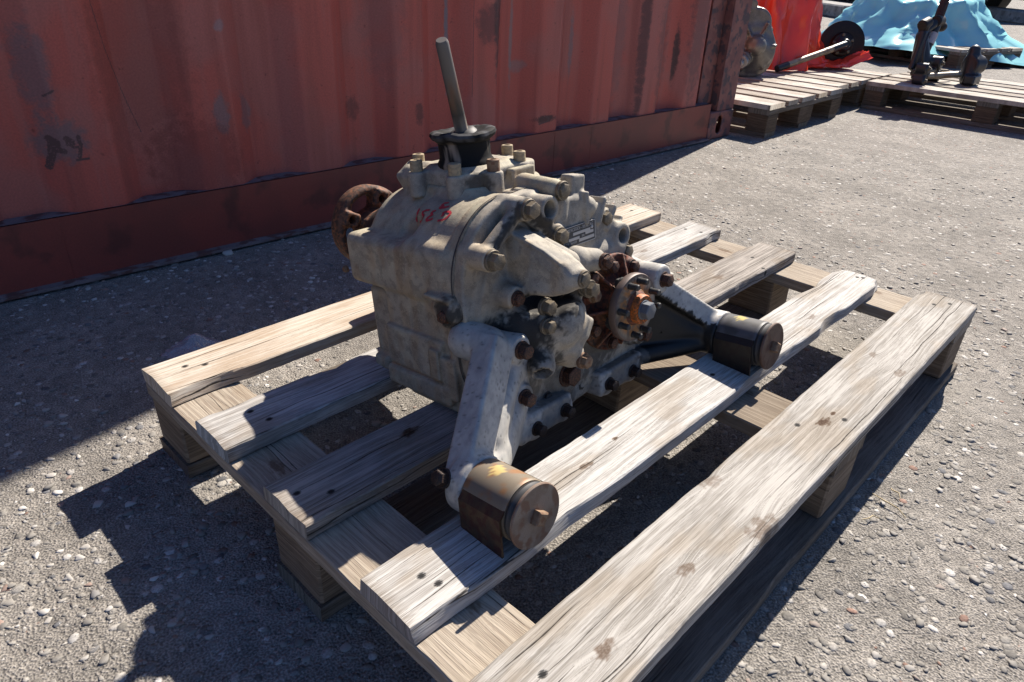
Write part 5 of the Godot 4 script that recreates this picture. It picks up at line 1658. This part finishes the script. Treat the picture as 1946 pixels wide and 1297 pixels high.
# ------------------------------------------------------------------ materials
func materials() -> void:
	var w := wood_atlas()
	var wm := StandardMaterial3D.new()
	wm.albedo_texture = w[0]
	wm.roughness = 0.85
	wm.metallic_specular = 0.3
	wm.heightmap_enabled = true
	wm.heightmap_texture = w[1]
	wm.heightmap_scale = 0.12
	M.wood = wm
	M.wood_dark = wm.duplicate()
	M.wood_dark.albedo_color = Color(0.80, 0.78, 0.76)
	var ct := container_tex()
	var cp := StandardMaterial3D.new()
	cp.albedo_texture = ct[0]
	cp.roughness = 0.55
	M.red_panel = cp
	var fr := mottle(431, 512, Color(0.56, 0.28, 0.235), Color(0.51, 0.27, 0.23), Color(0.42, 0.23, 0.20), 0.006, 0.01, 0.72, 0.12)
	M.red_rail = tri_mat(fr, 0.9, 0.42, 0.0, 0.03, Color(0.92, 0.85, 0.85))
	M.red_frame = tri_mat(fr, 1.1, 0.6, 0.0, 0.03)
	var po := mottle(441, 512, Color(0.56, 0.36, 0.31), Color(0.48, 0.30, 0.27), Color(0.32, 0.25, 0.25), 0.012, 0.016, 0.62, 0.16)
	M.red_post = tri_mat(po, 0.5, 0.65, 0.0, 0.03)
	var gt := ground_tex()
	var gm := StandardMaterial3D.new()
	gm.albedo_texture = gt[0]
	gm.roughness = 0.9
	gm.metallic_specular = 0.35
	gm.uv1_triplanar = true
	gm.uv1_world_triplanar = true
	gm.uv1_scale = Vector3.ONE * 0.5
	gm.heightmap_enabled = true
	gm.heightmap_texture = gt[1]
	gm.heightmap_scale = 0.5
	M.ground = gm
	var sm := StandardMaterial3D.new()
	sm.vertex_color_use_as_albedo = true
	sm.roughness = 0.75
	M.stone = sm
	var ca := mottle(451, 512, Color(0.62, 0.59, 0.53), Color(0.54, 0.52, 0.48), Color(0.47, 0.45, 0.42), 0.010, 0.03, 0.62, 0.30, 0.28)
	M.rail_dust = tri_mat(mottle(445, 256, Color(0.47, 0.42, 0.42), Color(0.42, 0.37, 0.37), Color(0.36, 0.24, 0.22), 0.02, 0.03, 0.6, 0.2), 0.4, 0.7, 0.0, 0.02)
	M.cast = tri_mat(cast_tex(), 0.34, 0.80, 0.0, 0.06, Color(1.02, 1.03, 1.05), true)
	M.cast_grey = tri_mat(ca, 1.2, 0.34, 0.4, 0.01, Color(0.78, 0.79, 0.82))
	var al := mottle(461, 512, Color(0.70, 0.69, 0.67), Color(0.63, 0.63, 0.62), Color(0.56, 0.56, 0.56), 0.01, 0.04, 0.66, 0.10, 0.25)
	M.alu = tri_mat(al, 0.25, 0.55, 0.05, 0.03, Color.WHITE, true)
	var ru := mottle(471, 512, Color(0.34, 0.23, 0.16), Color(0.22, 0.15, 0.12), Color(0.13, 0.11, 0.10), 0.02, 0.04, 0.55, 0.3)
	M.rust = tri_mat(ru, 0.15, 0.75, 0.05, 0.08, Color(1.45, 1.3, 1.15))
	M.rust_v = tri_mat(ru, 0.16, 0.75, 0.0, 0.06, Color(1.4, 1.3, 1.25), true)
	M.rust_brown = tri_mat(ru, 0.2, 0.75, 0.0, 0.05, Color(0.85, 0.72, 0.66))
	M.dark_rust = tri_mat(ru, 0.2, 0.55, 0.2, 0.03, Color(0.50, 0.46, 0.46))
	var ds := mottle(481, 256, Color(0.50, 0.45, 0.40), Color(0.44, 0.38, 0.33), Color(0.42, 0.32, 0.26), 0.015, 0.02, 0.60, 0.16, 0.10)
	M.disc_left = tri_mat(ds, 0.13, 0.6, 0.15, 0.02)
	M.disc_right = tri_mat(ds, 0.12, 0.6, 0.15, 0.02, Color(0.74, 0.66, 0.64))
	var sl := mottle(491, 256, Color(0.36, 0.28, 0.19), Color(0.27, 0.21, 0.16), Color(0.28, 0.13, 0.09), 0.02, 0.03, 0.58, 0.14)
	M.strap_left = tri_mat(sl, 0.12, 0.6, 0.15, 0.03, Color(0.85, 0.82, 0.78))
	M.strap_right = tri_mat(sl, 0.12, 0.55, 0.2, 0.02, Color(0.40, 0.42, 0.46))
	M.bolt = tri_mat(ca, 0.05, 0.5, 0.3, 0.02, Color(0.78, 0.74, 0.68))
	M.bolt_cast = tri_mat(ca, 0.12, 0.8, 0.0, 0.02, Color(1.05, 0.98, 0.86))
	M.bolt_rust = tri_mat(ru, 0.06, 0.65, 0.15, 0.04, Color(1.15, 1.05, 1.0))
	M.bolt_tan = tri_mat(ds, 0.05, 0.7, 0.1, 0.03, Color(1.0, 0.92, 0.82))
	M.bolt_dull = tri_mat(ru, 0.06, 0.6, 0.2, 0.04, Color(0.75, 0.76, 0.80))
	M.bolt_black = plain(lin(0.035, 0.034, 0.033), 0.5, 0.3)
	M.bolt_blue = plain(lin(0.12, 0.13, 0.145), 0.5, 0.3)
	M.rust_orange = tri_mat(ru, 0.10, 0.6, 0.1, 0.03, Color(2.2, 1.6, 0.6))
	M.red_paint = plain(lin(0.45, 0.03, 0.04), 0.6)
	M.plate = plain(lin(0.045, 0.047, 0.05), 0.45, 0.2)
	M.plate_bare = plain(lin(0.40, 0.40, 0.40), 0.4, 0.4)
	var rv := plain(Color.WHITE, 0.75)
	rv.metallic_specular = 0.25
	rv.vertex_color_use_as_albedo = true
	M.rubber_v = rv
	M.rubber = plain(lin(0.03, 0.03, 0.032), 0.6)
	var sv := plain(Color.WHITE, 0.55, 0.15)
	sv.vertex_color_use_as_albedo = true
	M.steel_v = sv
	M.steel = plain(lin(0.25, 0.25, 0.25), 0.35, 0.7)
	M.pale_steel = tri_mat(ds, 0.2, 0.45, 0.2, 0.0, Color(1.15, 1.2, 1.15))
	M.black_metal = plain(lin(0.022, 0.022, 0.024), 0.38, 0.2)
	M.pale_paint = plain(lin(0.42, 0.36, 0.36), 0.5)
	M.straw = plain(lin(0.42, 0.33, 0.18), 0.7)
	var re := plain(lin(0.82, 0.07, 0.035), 0.14)
	re.backlight = Color(1.0, 0.15, 0.03)
	M.red_sheet = re
	var bs := plain(lin(0.28, 0.60, 0.62), 0.14)
	bs.backlight = Color(0.35, 0.6, 0.66)
	M.blue_sheet = bs
	var cl := plain(Color(0.75, 0.75, 0.80, 0.35), 0.25)
	cl.transparency = BaseMaterial3D.TRANSPARENCY_ALPHA
	M.clear_plastic = cl
	var co := mottle(501, 256, Color(0.56, 0.55, 0.53), Color(0.49, 0.48, 0.46), Color(0.40, 0.39, 0.37), 0.02, 0.03, 0.62, 0.15)
	M.concrete = tri_mat(co, 1.0, 0.9, 0.0, 0.1)

func _ready() -> void:
	# camera
	var cam := Camera3D.new()
	cam.name = "camera"
	add_child(cam)
	cam.transform = Transform3D(Basis(Vector3(0.6967, 0.0372, 0.7164), Vector3(0.3253, 0.8738, -0.3616), -Vector3(0.6394, -0.4849, -0.5966)).orthonormalized(), Vector3(-0.262, 0.6903, 0.9747))
	cam.fov = 51.884
	cam.near = 0.02
	cam.far = 400.0
	cam.current = true
	# sky and sun
	var sky := ProceduralSkyMaterial.new()
	sky.sky_top_color = Color(0.215, 0.335, 0.525)
	sky.sky_horizon_color = Color(0.52, 0.59, 0.68)
	sky.sky_curve = 0.12
	sky.ground_bottom_color = Color(0.20, 0.19, 0.18)
	sky.ground_horizon_color = Color(0.52, 0.59, 0.68)
	sky.sky_energy_multiplier = 0.95
	sky.sun_angle_max = 48.0        # the haze of light round the sun
	sky.sun_curve = 0.19
	var env := Environment.new()
	env.background_mode = Environment.BG_SKY
	env.sky = Sky.new()
	env.sky.sky_material = sky
	env.background_energy_multiplier = 1.0
	env.tonemap_mode = Environment.TONE_MAPPER_LINEAR
	env.tonemap_exposure = 2.2
	env.sdfgi_enabled = true
	env.ssao_enabled = true
	env.ssil_enabled = true
	var we := WorldEnvironment.new()
	we.name = "world_environment"
	we.environment = env
	add_child(we)
	var sun := DirectionalLight3D.new()
	sun.name = "sun"
	sun.light_energy = 1.6
	sun.light_color = Color(1.0, 0.965, 0.92)
	sun.light_angular_distance = 0.53
	sun.shadow_enabled = true
	add_child(sun)
	var E := deg_to_rad(42.6)
	var A := deg_to_rad(9.4)
	sun.look_at_from_position(Vector3(cos(E) * cos(A), sin(E), -cos(E) * sin(A)) * 10.0, Vector3.ZERO)

	rng.seed = 1
	var t0 := Time.get_ticks_msec()
	materials()
	print("materials ", Time.get_ticks_msec() - t0)
	ground()
	print("ground ", Time.get_ticks_msec() - t0)
	container()
	near_pallet()
	print("pallet ", Time.get_ticks_msec() - t0)
	gearbox()
	print("gearbox ", Time.get_ticks_msec() - t0)
	yard()
	print("yard ", Time.get_ticks_msec() - t0)
